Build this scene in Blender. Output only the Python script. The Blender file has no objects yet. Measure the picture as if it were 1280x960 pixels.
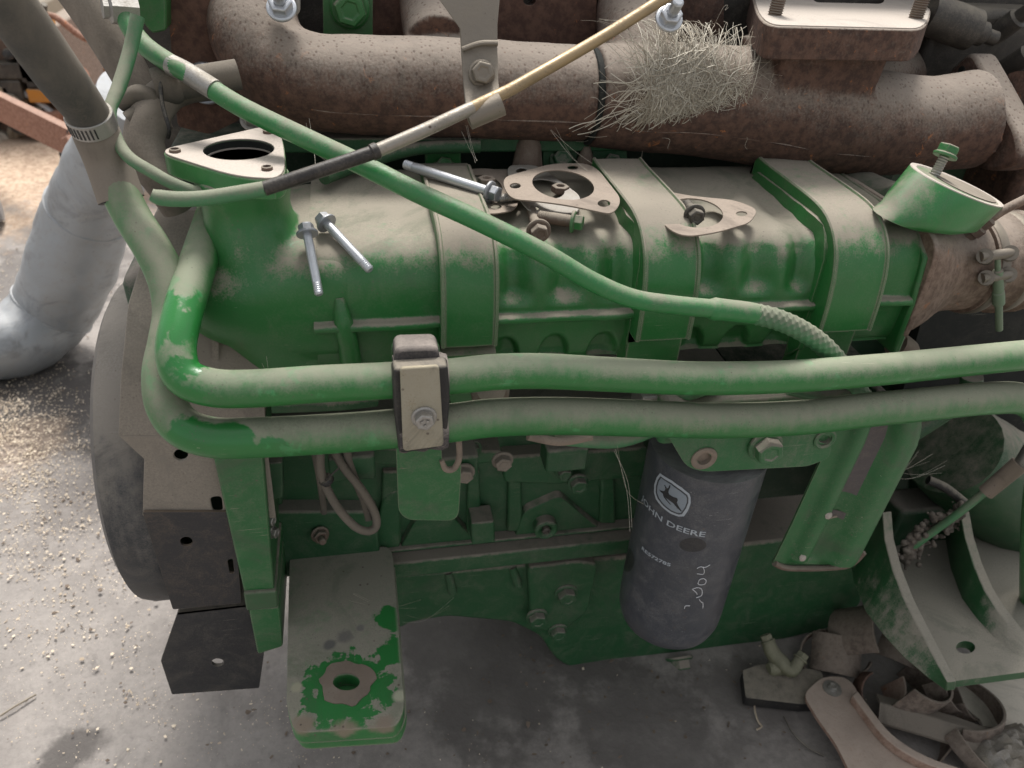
import bpy, bmesh, math, random
from mathutils import Vector, Matrix, noise as mnoise
random.seed(7)
RAD = math.radians
S = bpy.context.scene
COL = S.collection

# ------------------------------------------------------------------ camera
YAW, PITCH, ROLL, CAM, FPX = 13.0, 34.0, 3.8, Vector((0, -0.5, 0.98)), 967.0
def _basis():
    y, p, r = RAD(YAW), RAD(PITCH), RAD(ROLL)
    f = Vector((math.sin(y)*math.cos(p), math.cos(y)*math.cos(p), -math.sin(p)))
    r0 = Vector((math.cos(y), -math.sin(y), 0)); u0 = r0.cross(f)
    return f, r0*math.cos(r)+u0*math.sin(r), u0*math.cos(r)-r0*math.sin(r)
CF, CR, CU = _basis()
cd = bpy.data.cameras.new('camera'); cam = bpy.data.objects.new('camera', cd); COL.objects.link(cam)
cam.matrix_world = Matrix(((CR.x, CU.x, -CF.x, CAM.x), (CR.y, CU.y, -CF.y, CAM.y), (CR.z, CU.z, -CF.z, CAM.z), (0, 0, 0, 1)))
cd.sensor_width = 36; cd.lens = 36*FPX/1280; cd.clip_start = 0.02; cd.clip_end = 300
S.camera = cam
cd.dof.use_dof = True; cd.dof.focus_distance = .68; cd.dof.aperture_fstop = 9

# ------------------------------------------------------------------ world, sun, exposure
SUN_EL, SUN_AZ = 62.0, 12.0          # azimuth measured from +Y towards +X
w = bpy.data.worlds.new('World'); S.world = w; w.use_nodes = True
nt = w.node_tree; bg = nt.nodes['Background']
sky = nt.nodes.new('ShaderNodeTexSky'); sky.sky_type = 'NISHITA'; sky.sun_disc = False
sky.sun_elevation = RAD(SUN_EL); sky.sun_rotation = RAD(SUN_AZ); sky.dust_density = 4; sky.ozone_density = 0.3; sky.air_density = 1.2
hs = nt.nodes.new('ShaderNodeHueSaturation'); hs.inputs['Saturation'].default_value = 0.18
nt.links.new(sky.outputs[0], hs.inputs['Color']); nt.links.new(hs.outputs[0], bg.inputs[0]); bg.inputs[1].default_value = 0.074
sd = bpy.data.lights.new('sun', 'SUN'); sd.energy = 1.5; sd.angle = RAD(16); sd.color = (1, .965, .92)
so = bpy.data.objects.new('sun', sd); COL.objects.link(so)
_d = Vector((math.sin(RAD(SUN_AZ))*math.cos(RAD(SUN_EL)), math.cos(RAD(SUN_AZ))*math.cos(RAD(SUN_EL)), math.sin(RAD(SUN_EL))))
so.rotation_euler = _d.to_track_quat('Z', 'Y').to_euler()
S.view_settings.view_transform = 'Standard'; S.view_settings.look = 'None'
S.view_settings.exposure = 1.52; S.view_settings.gamma = 1; S.view_settings.use_curve_mapping = False
S.render.engine = 'CYCLES'

# ------------------------------------------------------------------ placing: a photo direction met with a real plane of the place
def ray(px, py): return CF + CR*((px-640)/FPX) + CU*((480-py)/FPX)
def P(px, py, Y): d = ray(px, py); return CAM + d*((Y-CAM.y)/d.y)
def PZ(px, py, Z): d = ray(px, py); return CAM + d*((Z-CAM.z)/d.z)
def PX(px, py, X): d = ray(px, py); return CAM + d*((X-CAM.x)/d.x)
def PA(px, py, Y, ang, Y0z):          # plane leaning: Y = Y + ang*(z-Y0z)
    d = ray(px, py); t = (Y + ang*(CAM.z-Y0z) - CAM.y)/(d.y - ang*d.z); return CAM + d*t
def rad(px, p): return px*((p-CAM).dot(CF))/FPX
def lerp(a, b, t): return a+(b-a)*t
def sm(a, b, x): t = max(0, min(1, (x-a)/(b-a))); return t*t*(3-2*t)

def rp(pts, r=6, seg=4):              # round the corners of a 2-D outline
    out = []; n = len(pts)
    for i in range(n):
        p = Vector(pts[i]).to_2d(); a = Vector(pts[i-1]).to_2d(); b = Vector(pts[(i+1) % n]).to_2d()
        rr = pts[i][2] if len(pts[i]) > 2 else r
        la, lb = (a-p).length, (b-p).length
        k = min(rr, la*.48, lb*.48)
        if k < .3: out.append(tuple(p)); continue
        p0 = p+(a-p).normalized()*k; p1 = p+(b-p).normalized()*k
        for j in range(seg+1):
            t = j/seg; q = p0*(1-t)**2 + p*2*t*(1-t) + p1*t*t; out.append((q.x, q.y))
    return out
def ell(cx, cy, rx, ry, n=20, rot=0):
    c, s = math.cos(RAD(rot)), math.sin(RAD(rot))
    return [(cx+rx*math.cos(t)*c-ry*math.sin(t)*s, cy+rx*math.cos(t)*s+ry*math.sin(t)*c) for t in [2*math.pi*i/n for i in range(n)]]
def toY(pts, Y): return [P(x, y, Y) for x, y in pts]
def toZ(pts, Z): return [PZ(x, y, Z) for x, y in pts]

# ------------------------------------------------------------------ materials
def newmat(name):
    m = bpy.data.materials.new(name); m.use_nodes = True; t = m.node_tree
    return m, t, t.nodes['Principled BSDF']
class NT:
    def __init__(s, t): s.t = t
    def n(s, typ, **k):
        nd = s.t.nodes.new(typ)
        for a, b in k.items(): setattr(nd, a, b)
        return nd
    def link(s, a, b): s.t.links.new(a, b)
    def val(s, nd, i, v):
        if hasattr(v, 'node'): s.link(v, nd.inputs[i])
        else: nd.inputs[i].default_value = v
    def math(s, op, a, b=0.0, c=None, clamp=False):
        nd = s.n('ShaderNodeMath', operation=op, use_clamp=clamp); s.val(nd, 0, a); s.val(nd, 1, b)
        if c is not None: s.val(nd, 2, c)
        return nd.outputs[0]
    def noise(s, vec, scale, detail=3, rough=.55, dist=0):
        nd = s.n('ShaderNodeTexNoise'); s.link(vec, nd.inputs['Vector']); nd.inputs['Scale'].default_value = scale
        nd.inputs['Detail'].default_value = detail; nd.inputs['Roughness'].default_value = rough; nd.inputs['Distortion'].default_value = dist
        return nd.outputs['Fac']
    def ss(s, x, a, b, inv=False):
        nd = s.n('ShaderNodeMapRange', interpolation_type='SMOOTHSTEP'); s.val(nd, 0, x); s.val(nd, 1, a); s.val(nd, 2, b)
        nd.inputs[3].default_value = 1.0 if inv else 0.0; nd.inputs[4].default_value = 0.0 if inv else 1.0
        return nd.outputs[0]
    def mix(s, f, a, b, typ='MIX'):
        nd = s.n('ShaderNodeMix', data_type='RGBA', blend_type=typ); s.val(nd, 0, f)
        for i, v in ((6, a), (7, b)):
            if hasattr(v, 'node'): s.link(v, nd.inputs[i])
            else: nd.inputs[i].default_value = (*v, 1) if len(v) == 3 else v
        return nd.outputs[2]
    def coord(s):
        tc = s.n('ShaderNodeTexCoord'); oi = s.n('ShaderNodeObjectInfo')
        ad = s.n('ShaderNodeVectorMath', operation='ADD'); ml = s.n('ShaderNodeVectorMath', operation='SCALE')
        s.link(oi.outputs['Random'], ml.inputs['Scale']); ml.inputs[0].default_value = (7, 5, 9)
        s.link(tc.outputs['Object'], ad.inputs[0]); s.link(ml.outputs[0], ad.inputs[1]); return ad.outputs[0]
    def nz(s):
        g = s.n('ShaderNodeNewGeometry'); sp = s.n('ShaderNodeSeparateXYZ'); s.link(g.outputs['Normal'], sp.inputs[0]); return sp.outputs[2]
    def pos(s): return s.n('ShaderNodeNewGeometry').outputs['Position']

DUST = (.285, .25, .198)
def paint(name, base, lo=.1, hi=.85, dust=DUST, rough=.38, film=.12, chips=.0, metal=0, clean=(), edge=.0, amt=1.0, mint=0.0, ew=.0016, spots=(), speck=.5, scr=.5, cn=.5, grime=.6):
    m, t, b = newmat(name); k = NT(t); c = k.coord(); nz = k.nz()
    n1 = k.noise(c, 14, 4, .6); n2 = k.noise(c, 90, 3, .6); n3 = k.noise(c, 620, 2, .6)
    x = k.math('ADD', nz, k.math('MULTIPLY', k.math('SUBTRACT', n1, .5), 1.1))
    x = k.math('ADD', x, k.math('MULTIPLY', k.math('SUBTRACT', n2, .5), .5))
    mpz = k.n('ShaderNodeMapping'); k.link(c, mpz.inputs[0]); mpz.inputs['Scale'].default_value = (110, 110, 9)
    stk = k.noise(mpz.outputs[0], 1, 4, .6); x = k.math('ADD', x, k.math('MULTIPLY', k.math('SUBTRACT', stk, .5), .75))
    d = k.math('MULTIPLY', k.ss(x, lo, hi), amt)
    n5 = k.noise(c, 36, 5, .7, .8)
    x = k.math('ADD', x, k.math('MULTIPLY', k.math('SUBTRACT', n3, .5), .7))
    d = k.math('MULTIPLY', k.ss(x, lo, hi), amt)
    fl = k.math('MULTIPLY', k.ss(k.math('ADD', k.math('MULTIPLY', n5, .65), k.math('MULTIPLY', n3, .35)), .42, .74), film*1.8)
    d = k.math('MAXIMUM', d, fl)
    for (cp, cr) in clean:                      # hand-rubbed patches
        dv = k.n('ShaderNodeVectorMath', operation='DISTANCE'); k.link(k.pos(), dv.inputs[0]); dv.inputs[1].default_value = cp
        q = k.ss(k.math('ADD', k.math('ADD', dv.outputs['Value'], k.math('MULTIPLY', k.math('SUBTRACT', n2, .5), cr*cn*1.3)), k.math('MULTIPLY', k.math('SUBTRACT', n5, .5), cr*cn*1.6)), cr*.9, cr*1.03)
        d = k.math('MULTIPLY', d, q)
    base2 = k.mix(k.math('MULTIPLY', n1, .6), base, tuple(v*.72 for v in base))
    col = base2
    if mint > 0:
        mf = k.math('MULTIPLY', k.ss(k.noise(c, 38, 4, .65), .60, .68), mint)
        d = k.math('MULTIPLY', d, k.math('SUBTRACT', 1.0, mf))
        col = k.mix(mf, col, (.09, .42, .16))
    dcol = k.mix(k.ss(n3, .3, .7), dust, tuple(v*.78 for v in dust))
    dcol = k.mix(k.ss(n1, .35, .7), dcol, tuple(v*.86 for v in dust))
    if edge > 0:
        bv = k.n('ShaderNodeBevel', samples=3); bv.inputs[0].default_value = ew
        g = k.n('ShaderNodeNewGeometry'); dp = k.n('ShaderNodeVectorMath', operation='DOT_PRODUCT')
        k.link(bv.outputs[0], dp.inputs[0]); k.link(g.outputs['Normal'], dp.inputs[1])
        e = k.ss(k.math('ADD', k.math('SUBTRACT', 1, dp.outputs['Value']), k.math('MULTIPLY', k.math('SUBTRACT', n2, .55), .12)), .015, .07)
        d = k.math('MAXIMUM', d, k.math('MULTIPLY', e, edge))
    col = k.mix(d, col, dcol)
    if speck > 0:                               # grit and dark specks caught in the dust
        vs = k.n('ShaderNodeTexVoronoi'); k.link(c, vs.inputs['Vector']); vs.inputs['Scale'].default_value = 260; vs.inputs['Randomness'].default_value = 1
        sf = k.math('MULTIPLY', k.math('MULTIPLY', k.ss(vs.outputs['Distance'], .12, .22, inv=True), k.ss(n5, .5, .62)), speck)
        col = k.mix(sf, col, (.09, .075, .06))
    if scr > 0:                                 # hairline scratches and rubbed streaks
        for rot, sc_ in (((.3, .5, .9), 1), ((.2, 1.1, 2.2), 1.6)):
            mp = k.n('ShaderNodeMapping'); k.link(c, mp.inputs[0]); mp.inputs['Rotation'].default_value = rot; mp.inputs['Scale'].default_value = (14*sc_, 700*sc_, 700*sc_)
            sf = k.math('MULTIPLY', k.math('MULTIPLY', k.ss(k.noise(mp.outputs[0], 1, 2, .5), .70, .76), k.ss(n1, .48, .6)), scr)
            col = k.mix(sf, col, tuple(min(1, v*1.25) for v in dust))
    if grime > 0:                               # oily film and grime in broad uneven patches
        gf = k.math('MULTIPLY', k.ss(k.noise(c, 9, 6, .72, 1.2), .50, .66), grime*.55)
        col = k.mix(gf, col, tuple(v*.42+.008 for v in [lerp(a_, b_, .35) for a_, b_ in zip(base, dust)]))
    for (cp, cr, cc) in spots:
        dv = k.n('ShaderNodeVectorMath', operation='DISTANCE'); k.link(k.pos(), dv.inputs[0]); dv.inputs[1].default_value = cp
        q = k.ss(k.math('ADD', dv.outputs['Value'], k.math('MULTIPLY', k.math('SUBTRACT', n5, .5), cr*1.6)), cr*.5, cr*1.1, inv=True)
        col = k.mix(k.math('MULTIPLY', q, .85), col, cc)
    if chips > 0:
        v = k.n('ShaderNodeTexVoronoi'); k.link(c, v.inputs['Vector']); v.inputs['Scale'].default_value = 95
        cf = k.math('MULTIPLY', k.ss(v.outputs['Distance'], .08, .14, inv=True), k.ss(n1, .5, .56)); cf = k.math('MULTIPLY', cf, chips)
        col = k.mix(cf, col, (.10, .075, .06))
    k.link(col, b.inputs['Base Color'])
    rg = k.math('ADD', rough, k.math('MULTIPLY', d, .92-rough)); k.link(rg, b.inputs['Roughness'])
    if metal: b.inputs['Metallic'].default_value = metal
    bp = k.n('ShaderNodeBump'); bp.inputs['Strength'].default_value = .35; bp.inputs['Distance'].default_value = .0006
    k.link(k.math('ADD', k.math('MULTIPLY', n3, .6), k.math('MULTIPLY', n2, .8)), bp.inputs['Height']); k.link(bp.outputs[0], b.inputs['Normal'])
    return m
def rusty(name, c1=(.055, .030, .022), c2=(.115, .062, .043), spot=(.30, .115, .045), lo=-.1, hi=.92, dust=(.31, .262, .215), amt=.9, pit=1.0, sp=(.62, .68)):
    m, t, b = newmat(name); k = NT(t); c = k.coord(); nz = k.nz()
    n1 = k.noise(c, 16, 5, .65); n2 = k.noise(c, 110, 4, .7); n3 = k.noise(c, 420, 3, .6); n4 = k.noise(c, 55, 5, .75, .5)
    col = k.mix(k.ss(n2, .35, .65), c1, c2); col = k.mix(k.ss(n4, sp[0], sp[1]), col, spot)
    x = k.math('ADD', nz, k.math('MULTIPLY', k.math('SUBTRACT', n1, .5), .8)); x = k.math('ADD', x, k.math('MULTIPLY', k.math('SUBTRACT', n3, .5), .9))
    d = k.math('MULTIPLY', k.ss(x, lo, hi), amt)
    v = k.n('ShaderNodeTexVoronoi'); mp = k.n('ShaderNodeMapping'); k.link(c, mp.inputs[0]); mp.inputs['Scale'].default_value = (1, 1, .45); k.link(mp.outputs[0], v.inputs['Vector']); v.inputs['Scale'].default_value = 210
    pk = k.math('MULTIPLY', k.ss(k.math('ADD', v.outputs['Distance'], k.math('MULTIPLY', n2, .35)), .3, .48, inv=True), .6*pit)
    d = k.math('MULTIPLY', d, k.math('SUBTRACT', 1.0, pk))
    col = k.mix(d, col, k.mix(k.ss(n1, .3, .7), dust, tuple(q*.8 for q in dust)))
    k.link(col, b.inputs['Base Color']); b.inputs['Roughness'].default_value = .88
    bp = k.n('ShaderNodeBump'); bp.inputs['Strength'].default_value = .55; bp.inputs['Distance'].default_value = .0012
    k.link(k.math('ADD', k.math('MULTIPLY', n3, .5), k.math('ADD', n2, k.math('MULTIPLY', v.outputs['Distance'], .4))), bp.inputs['Height']); k.link(bp.outputs[0], b.inputs['Normal'])
    return m
GREEN = (.022, .15, .034)
def plainm(name, base, rough=.6, metal=0, **k): return paint(name, base, rough=rough, metal=metal, **k)

PT = lambda x, y, Y: tuple(P(x, y, Y))
M = {}
M['green'] = paint('green_paint', GREEN, lo=.3, hi=1.0, film=.10, edge=.6)
M['strap'] = paint('green_strap_paint', GREEN, lo=.35, hi=.95, film=.09, edge=1.0, ew=.0028, grime=.3)
M['green_top'] = paint('green_paint_dusty', GREEN, lo=.32, hi=.9, film=.11, edge=.25, amt=.97, dust=(.285, .252, .2), clean=[(PT(300, 275, .08), .022)])
M['green_low'] = paint('green_paint_low_shaded', (.013, .078, .025), lo=.25, hi=.95, film=.14, dust=(.26, .225, .185), rough=.6)  # shade on the lower engine put into a darker base green
M['green_shaded_dirty'] = paint('green_paint_shaded_dirty', (.013, .075, .025), lo=.1, hi=1.0, film=.13, dust=(.24, .215, .18), rough=.6, edge=.3)  # dusty paint, base darkened to paint in the block's shade
M['green_clean'] = paint('green_paint_clean', (.02, .185, .04), lo=.3, hi=1.15, film=.08, edge=.6, rough=.33)
M['tube'] = paint('green_tube_paint', (.022, .175, .036), lo=.08, hi=1.1, film=.06, rough=.28, mint=.3, amt=.8, dust=(.31, .295, .225), grime=.35,
                  clean=[(PT(218, 415, .04), .032), (PT(232, 470, .01), .022), (PT(245, 492, .0), .018)])
M['tube_low'] = paint('green_tube_paint_dusty', (.022, .165, .036), lo=-.3, hi=.95, film=.08, rough=.32, mint=.25, amt=.84, dust=(.30, .275, .215), grime=.4, cn=.35,
                  clean=[(PT(238, 552, -.02), .022), (PT(285, 562, -.02), .022), (PT(340, 565, -.02), .014)])
M['tube2'] = paint('green_tube_paint_low_dust', (.025, .19, .05), lo=.25, hi=1.25, film=.10, rough=.34, amt=.8)
M['tube3'] = paint('green_tube_pale', (.06, .2, .085), lo=-.2, hi=.8, film=.2, rough=.5, amt=.75)
pz = lambda x, y: tuple(PZ(x, y, .3))
M['foot'] = paint('green_foot_paint', (.026, .175, .042), lo=.2, hi=1.0, film=.1, edge=.95, amt=.95, chips=.9, ew=.005, dust=(.29, .262, .212),
                  cn=1.0, clean=[(pz(432, 862), .043), (pz(490, 775), .018), (pz(492, 815), .016)],
                  spots=[(pz(412, 806), .008, (.10, .095, .09)), (pz(430, 795), .010, (.13, .12, .11)), (pz(450, 785), .006, (.15, .14, .13)), (pz(380, 906), .012, (.22, .17, .125)), (pz(430, 914), .014, (.24, .19, .14)), (pz(480, 908), .014, (.22, .17, .13)), (pz(370, 860), .007, (.33, .31, .22)), (pz(500, 870), .007, (.36, .36, .26))])
M['rust'] = rusty('cast_iron_rust')
M['rust_plate'] = rusty('rusty_steel_plate', lo=.6, hi=1.3, amt=.5, spot=(.26, .10, .045), c1=(.07, .035, .025), c2=(.125, .066, .045))
M['rust_tan'] = rusty('tan_rust', c1=(.13, .085, .062), c2=(.23, .16, .12), spot=(.28, .13, .07), lo=.1, hi=1.0, amt=.8, pit=.5)
M['rust_pink'] = rusty('pinkish_rust_dusty', c1=(.24, .15, .11), c2=(.33, .23, .18), spot=(.30, .13, .06), lo=.0, hi=.9, amt=.9, pit=.4, dust=(.42, .34, .28))
M['rust_orange'] = rusty('orange_rust', c1=(.24, .11, .07), c2=(.36, .19, .13), spot=(.4, .14, .05), lo=.5, hi=1.2, amt=.5)
M['machined'] = paint('machined_iron_dusty', (.42, .37, .32), lo=.0, hi=1.0, dust=(.5, .44, .38), rough=.55, film=.2)
M['steel'] = paint('dirty_zinc_steel', (.38, .37, .35), lo=.3, hi=1.3, rough=.4, film=.25, metal=.75, amt=.7, edge=.2)
M['zinc'] = paint('bright_zinc', (.55, .57, .6), lo=.6, hi=1.6, rough=.35, film=.15, metal=.7, amt=.5)
M['plate'] = paint('yellowed_zinc_plate', (.36, .34, .27), lo=-1, hi=1.6, rough=.45, film=.45, dust=(.36, .30, .20), amt=.7, chips=.8, grime=1.3, metal=.3, edge=.4)
M['clip'] = paint('brown_grey_clip_steel', (.22, .19, .155), lo=.1, hi=1.2, rough=.42, metal=.5, film=.25, amt=.6)
M['dark_steel'] = paint('dark_steel', (.05, .045, .04), lo=.2, hi=1.2, rough=.5, film=.25, metal=.3, amt=.7)
M['rusty_bolt'] = paint('brown_bolt', (.12, .075, .055), lo=-.2, hi=1.0, rough=.7, film=.3, amt=.8)
M['void_green'] = paint('shade_dark_casting', (.010, .03, .014), lo=.6, hi=1.6, film=.06, rough=.7)  # near-black green: shade of the recess and gap put into the colour
M['gasket'] = paint('gasket_tan', (.25, .195, .15), lo=-.5, hi=1.4, rough=.8, film=.3, dust=(.31, .255, .205), edge=.3, chips=.5, grime=1)
M['gasket_grey'] = paint('gasket_silver', (.42, .40, .37), lo=.2, hi=1.4, rough=.5, film=.3, amt=.7)
M['black'] = paint('black_paint', (.02, .021, .024), lo=.3, hi=1.1, rough=.4, film=.12, amt=.9, edge=.25)
M['black_worn'] = paint('black_paint_worn', (.022, .022, .025), lo=.1, hi=1.0, rough=.45, film=.3, dust=(.17, .13, .095), edge=.3, chips=.3)
M['panel'] = paint('dusty_sheet_steel', (.08, .08, .082), lo=-.9, hi=-.1, rough=.6, film=.4, dust=(.265, .232, .192), chips=.35)
M['damper'] = paint('dusty_black_damper', (.022, .025, .030), lo=-.15, hi=.75, rough=.45, film=.3, dust=(.21, .19, .165), chips=.4, grime=1, clean=[(PT(132, 425, -.02), .02), (PT(165, 490, .0), .014)])
M['hose'] = paint('dusty_rubber', (.05, .05, .045), lo=-1.1, hi=.5, rough=.8, film=.35, dust=(.17, .145, .115))
M['hose_tan'] = paint('very_dusty_rubber', (.06, .055, .05), lo=-1.2, hi=.2, rough=.85, film=.4, dust=(.235, .20, .162))
M['rubber'] = paint('clamp_rubber', (.04, .038, .042), lo=-.1, hi=.8, rough=.8, film=.3, dust=(.33, .285, .25))
M['rubber_blk'] = paint('black_rubber', (.013, .013, .014), lo=.3, hi=1.3, rough=.5, film=.1)
M['alu'] = paint('cast_aluminium', (.36, .38, .40), lo=.2, hi=1.3, rough=.42, film=.4, grime=1.0, scr=1, chips=.6, metal=.35, dust=(.42, .40, .37), amt=.5)
M['tan'] = paint('tan_dusty_part', (.30, .24, .17), lo=-.2, hi=1, rough=.8, film=.3)
M['orange'] = paint('orange_part', (.55, .22, .02), lo=.2, hi=1.1, rough=.5, film=.2)
M['void'] = paint('painted_dark_inside', (.012, .014, .012), lo=1.2, hi=2.6, rough=.9, film=.03)  # near-black that paints in the shade inside bores and openings
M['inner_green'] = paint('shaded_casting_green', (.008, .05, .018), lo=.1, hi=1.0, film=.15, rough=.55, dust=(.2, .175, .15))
M['filter'] = paint('black_filter_can', (.052, .057, .068), lo=.25, hi=1.1, rough=.3, film=.2, grime=1, spots=[(PT(820, 778, .0), .007, (.28, .19, .09)), (PT(792, 735, .03), .006, (.2, .16, .11))], dust=(.30, .29, .28), amt=.8, chips=.5)
M['print'] = paint('grey_print', (.42, .46, .50), lo=2, hi=3, rough=.5, film=.05)
M['chalk'] = paint('white_marker', (.75, .76, .78), lo=2, hi=3, rough=.7, film=.1)
M['green_mid'] = paint('green_paint_scuffed', (.018, .125, .034), lo=.2, hi=1.0, film=.16, edge=.6, rough=.42, grime=1.1, scr=1, chips=.6)
M['label'] = paint('worn_dark_label', (.10, .085, .085), lo=.3, hi=1.4, rough=.6, film=.25)
M['gold'] = paint('bare_gold_tube', (.36, .26, .14), lo=.2, hi=1.5, rough=.35, film=.4, chips=.8, grime=.8, metal=.45, dust=(.33, .26, .18), amt=.5)
M['silver'] = paint('chipped_silver_tube', (.32, .29, .25), lo=.4, hi=1.8, rough=.35, film=.4, metal=.55, chips=1)
M['burnt'] = paint('burnt_black_tube', (.018, .014, .012), lo=.5, hi=1.6, rough=.4, film=.14, amt=.5, grime=0)
M['fibre'] = None
def chipmat(name, a, b_):
    m, t, b = newmat(name); k = NT(t); g = k.n('ShaderNodeNewGeometry'); k.link(k.mix(g.outputs['Random Per Island'], a, b_), b.inputs['Base Color']); b.inputs['Roughness'].default_value = .9; return m
M['fibre'] = chipmat('dry_fibre', (.60, .56, .47), (.26, .22, .165))
M['chip'] = chipmat('wood_chip', (.68, .58, .45), (.33, .26, .19))
M['chip_dark'] = plainm('dark_chip', (.16, .12, .09), rough=.9, lo=2, hi=3, film=.1)
M['paper'] = plainm('pale_board', (.62, .56, .47), rough=.8, lo=2, hi=3, film=.15)
M['white'] = plainm('white_plastic', (.75, .76, .78), rough=.5, lo=2, hi=3, film=.1)
def ground_mat():
    m, t, b = newmat('dirty_concrete'); k = NT(t); p = k.pos()
    n1 = k.noise(p, 2.2, 6, .62, .3); n2 = k.noise(p, 14, 6, .65); n3 = k.noise(p, 120, 4, .7); n4 = k.noise(p, 6, 5, .7, 1.0)
    n6 = k.noise(p, 40, 6, .75, .4); col = k.mix(k.ss(n1, .36, .64), (.185, .165, .15), (.25, .227, .207)); col = k.mix(k.math('MULTIPLY', k.ss(n2, .42, .62), .6), col, (.30, .272, .248)); col = k.mix(k.math('MULTIPLY', k.ss(n6, .5, .68), .22), col, (.12, .108, .10))
    def spot(px, py, r, s=1.0, n=n2, amp=1.1):
        c0 = PZ(px, py, 0); dv = k.n('ShaderNodeVectorMath', operation='DISTANCE'); k.link(p, dv.inputs[0]); dv.inputs[1].default_value = c0
        return k.math('MULTIPLY', k.ss(k.math('ADD', dv.outputs['Value'], k.math('MULTIPLY', k.math('SUBTRACT', n, .5), r*amp*2)), r*.55, r*1.1, inv=True), s)
    st = k.math('MULTIPLY', k.ss(n4, .60, .72), .5)
    for s_ in ((50, 505, .22, .85), (60, 350, .3, .5), (85, 945, .045, .8), (620, 850, .13, .55), (800, 900, .12, .5), (720, 800, .12, .6), (930, 870, .08, .4), (850, 950, .07, .5), (560, 800, .1, .5)):
        st = k.math('MAXIMUM', st, spot(*s_))
    col = k.mix(st, col, (.055, .048, .044))
    saw = k.math('MULTIPLY', k.math('MAXIMUM', spot(40, 225, .55, 1.0, n2, .8), spot(20, 560, .10, .3, n2, 1.2)), k.ss(n3, .30, .5))
    saw = k.math('MAXIMUM', saw, spot(40, 225, .38, .9, n2, .8))
    col = k.mix(saw, col, k.mix(k.ss(k.noise(p, 60, 4, .7), .35, .65), (.62, .47, .34), (.42, .29, .2)))
    col = k.mix(k.math('MULTIPLY', k.ss(n3, .4, .75), .3), col, (.12, .11, .10))
    k.link(col, b.inputs['Base Color']); b.inputs['Roughness'].default_value = .86
    bp = k.n('ShaderNodeBump'); bp.inputs['Strength'].default_value = .6; bp.inputs['Distance'].default_value = .004
    k.link(k.math('ADD', k.math('MULTIPLY', n3, .5), n2), bp.inputs['Height']); k.link(bp.outputs[0], b.inputs['Normal'])
    return m
M['ground'] = ground_mat()
M['green_shade'] = paint('green_paint_deep_shade', (.010, .055, .02), lo=.8, hi=1.6, film=.04, rough=.4, grime=.3)  # darkest green copy, shade on the flywheel housing put into the colour

# ------------------------------------------------------------------ mesh building
class MB:
    def __init__(s): s.v = []; s.f = []
    def add(s, vs, fs):
        o = len(s.v); s.v += [Vector(q) for q in vs]; s.f += [tuple(i+o for i in f) for f in fs]; return s
    def loft(s, rings, cap=True, closed=True):
        n = len(rings[0]); vs = [q for r in rings for q in r]; fs = []
        for i in range(len(rings)-1):
            for j in range(n if closed else n-1):
                k = (j+1) % n; fs.append((i*n+j, i*n+k, (i+1)*n+k, (i+1)*n+j))
        if cap: fs.append(tuple(range(n))[::-1]); fs.append(tuple(range((len(rings)-1)*n, len(rings)*n)))
        return s.add(vs, fs)
    def prism(s, poly, vec): return s.loft([poly, [Vector(q)+Vector(vec) for q in poly]])
    def lathe(s, c, ax, prof, n=24, ref=None):
        c = Vector(c); ax = Vector(ax).normalized(); u = Vector(ref) if ref else ax.orthogonal(); u = (u-ax*u.dot(ax)).normalized(); v = ax.cross(u)
        return s.loft([[c+ax*h+(u*math.cos(t)+v*math.sin(t))*max(r, 1e-5) for t in [2*math.pi*i/n for i in range(n)]] for r, h in prof])
    def tube(s, pts, r, n=20, sub=8, fn=None, cap=True):
        P_, R_ = spline(pts, r, sub)
        rings = []; T = None; N = None
        for i, q in enumerate(P_):
            t = (P_[min(i+1, len(P_)-1)]-P_[max(i-1, 0)]).normalized()
            if N is None: N = t.orthogonal().normalized()
            N = (N-t*N.dot(t)).normalized(); B = t.cross(N)
            rings.append([q+(N*math.cos(a)+B*math.sin(a))*R_[i]*(fn(i, j) if fn else 1) for j, a in enumerate([2*math.pi*x/n for x in range(n)])])
        return s.loft(rings, cap)
    def box(s, c, sx, sy, sz, rot=None):
        c = Vector(c); vs = []
        for z in (-1, 1):
            for x, y in ((-1, -1), (1, -1), (1, 1), (-1, 1)):
                q = Vector((x*sx/2, y*sy/2, z*sz/2)); vs.append(c+(rot @ q if rot else q))
        return s.loft([vs[:4], vs[4:]])
    def build(s, name, mat, parent=None, smooth=35, bevel=0, label=None, sub=0, remesh=0, rsm=0, rough=0, kind=None, cast=0):
        me = bpy.data.meshes.new(name); me.from_pydata([tuple(q) for q in s.v], [], s.f)
        bm = bmesh.new(); bm.from_mesh(me); bmesh.ops.remove_doubles(bm, verts=bm.verts, dist=1e-6)
        bmesh.ops.recalc_face_normals(bm, faces=bm.faces); bm.to_mesh(me); bm.free()
        return finish(me, name, mat, parent, smooth, bevel, label, sub, remesh, rsm, kind, cast)
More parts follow.
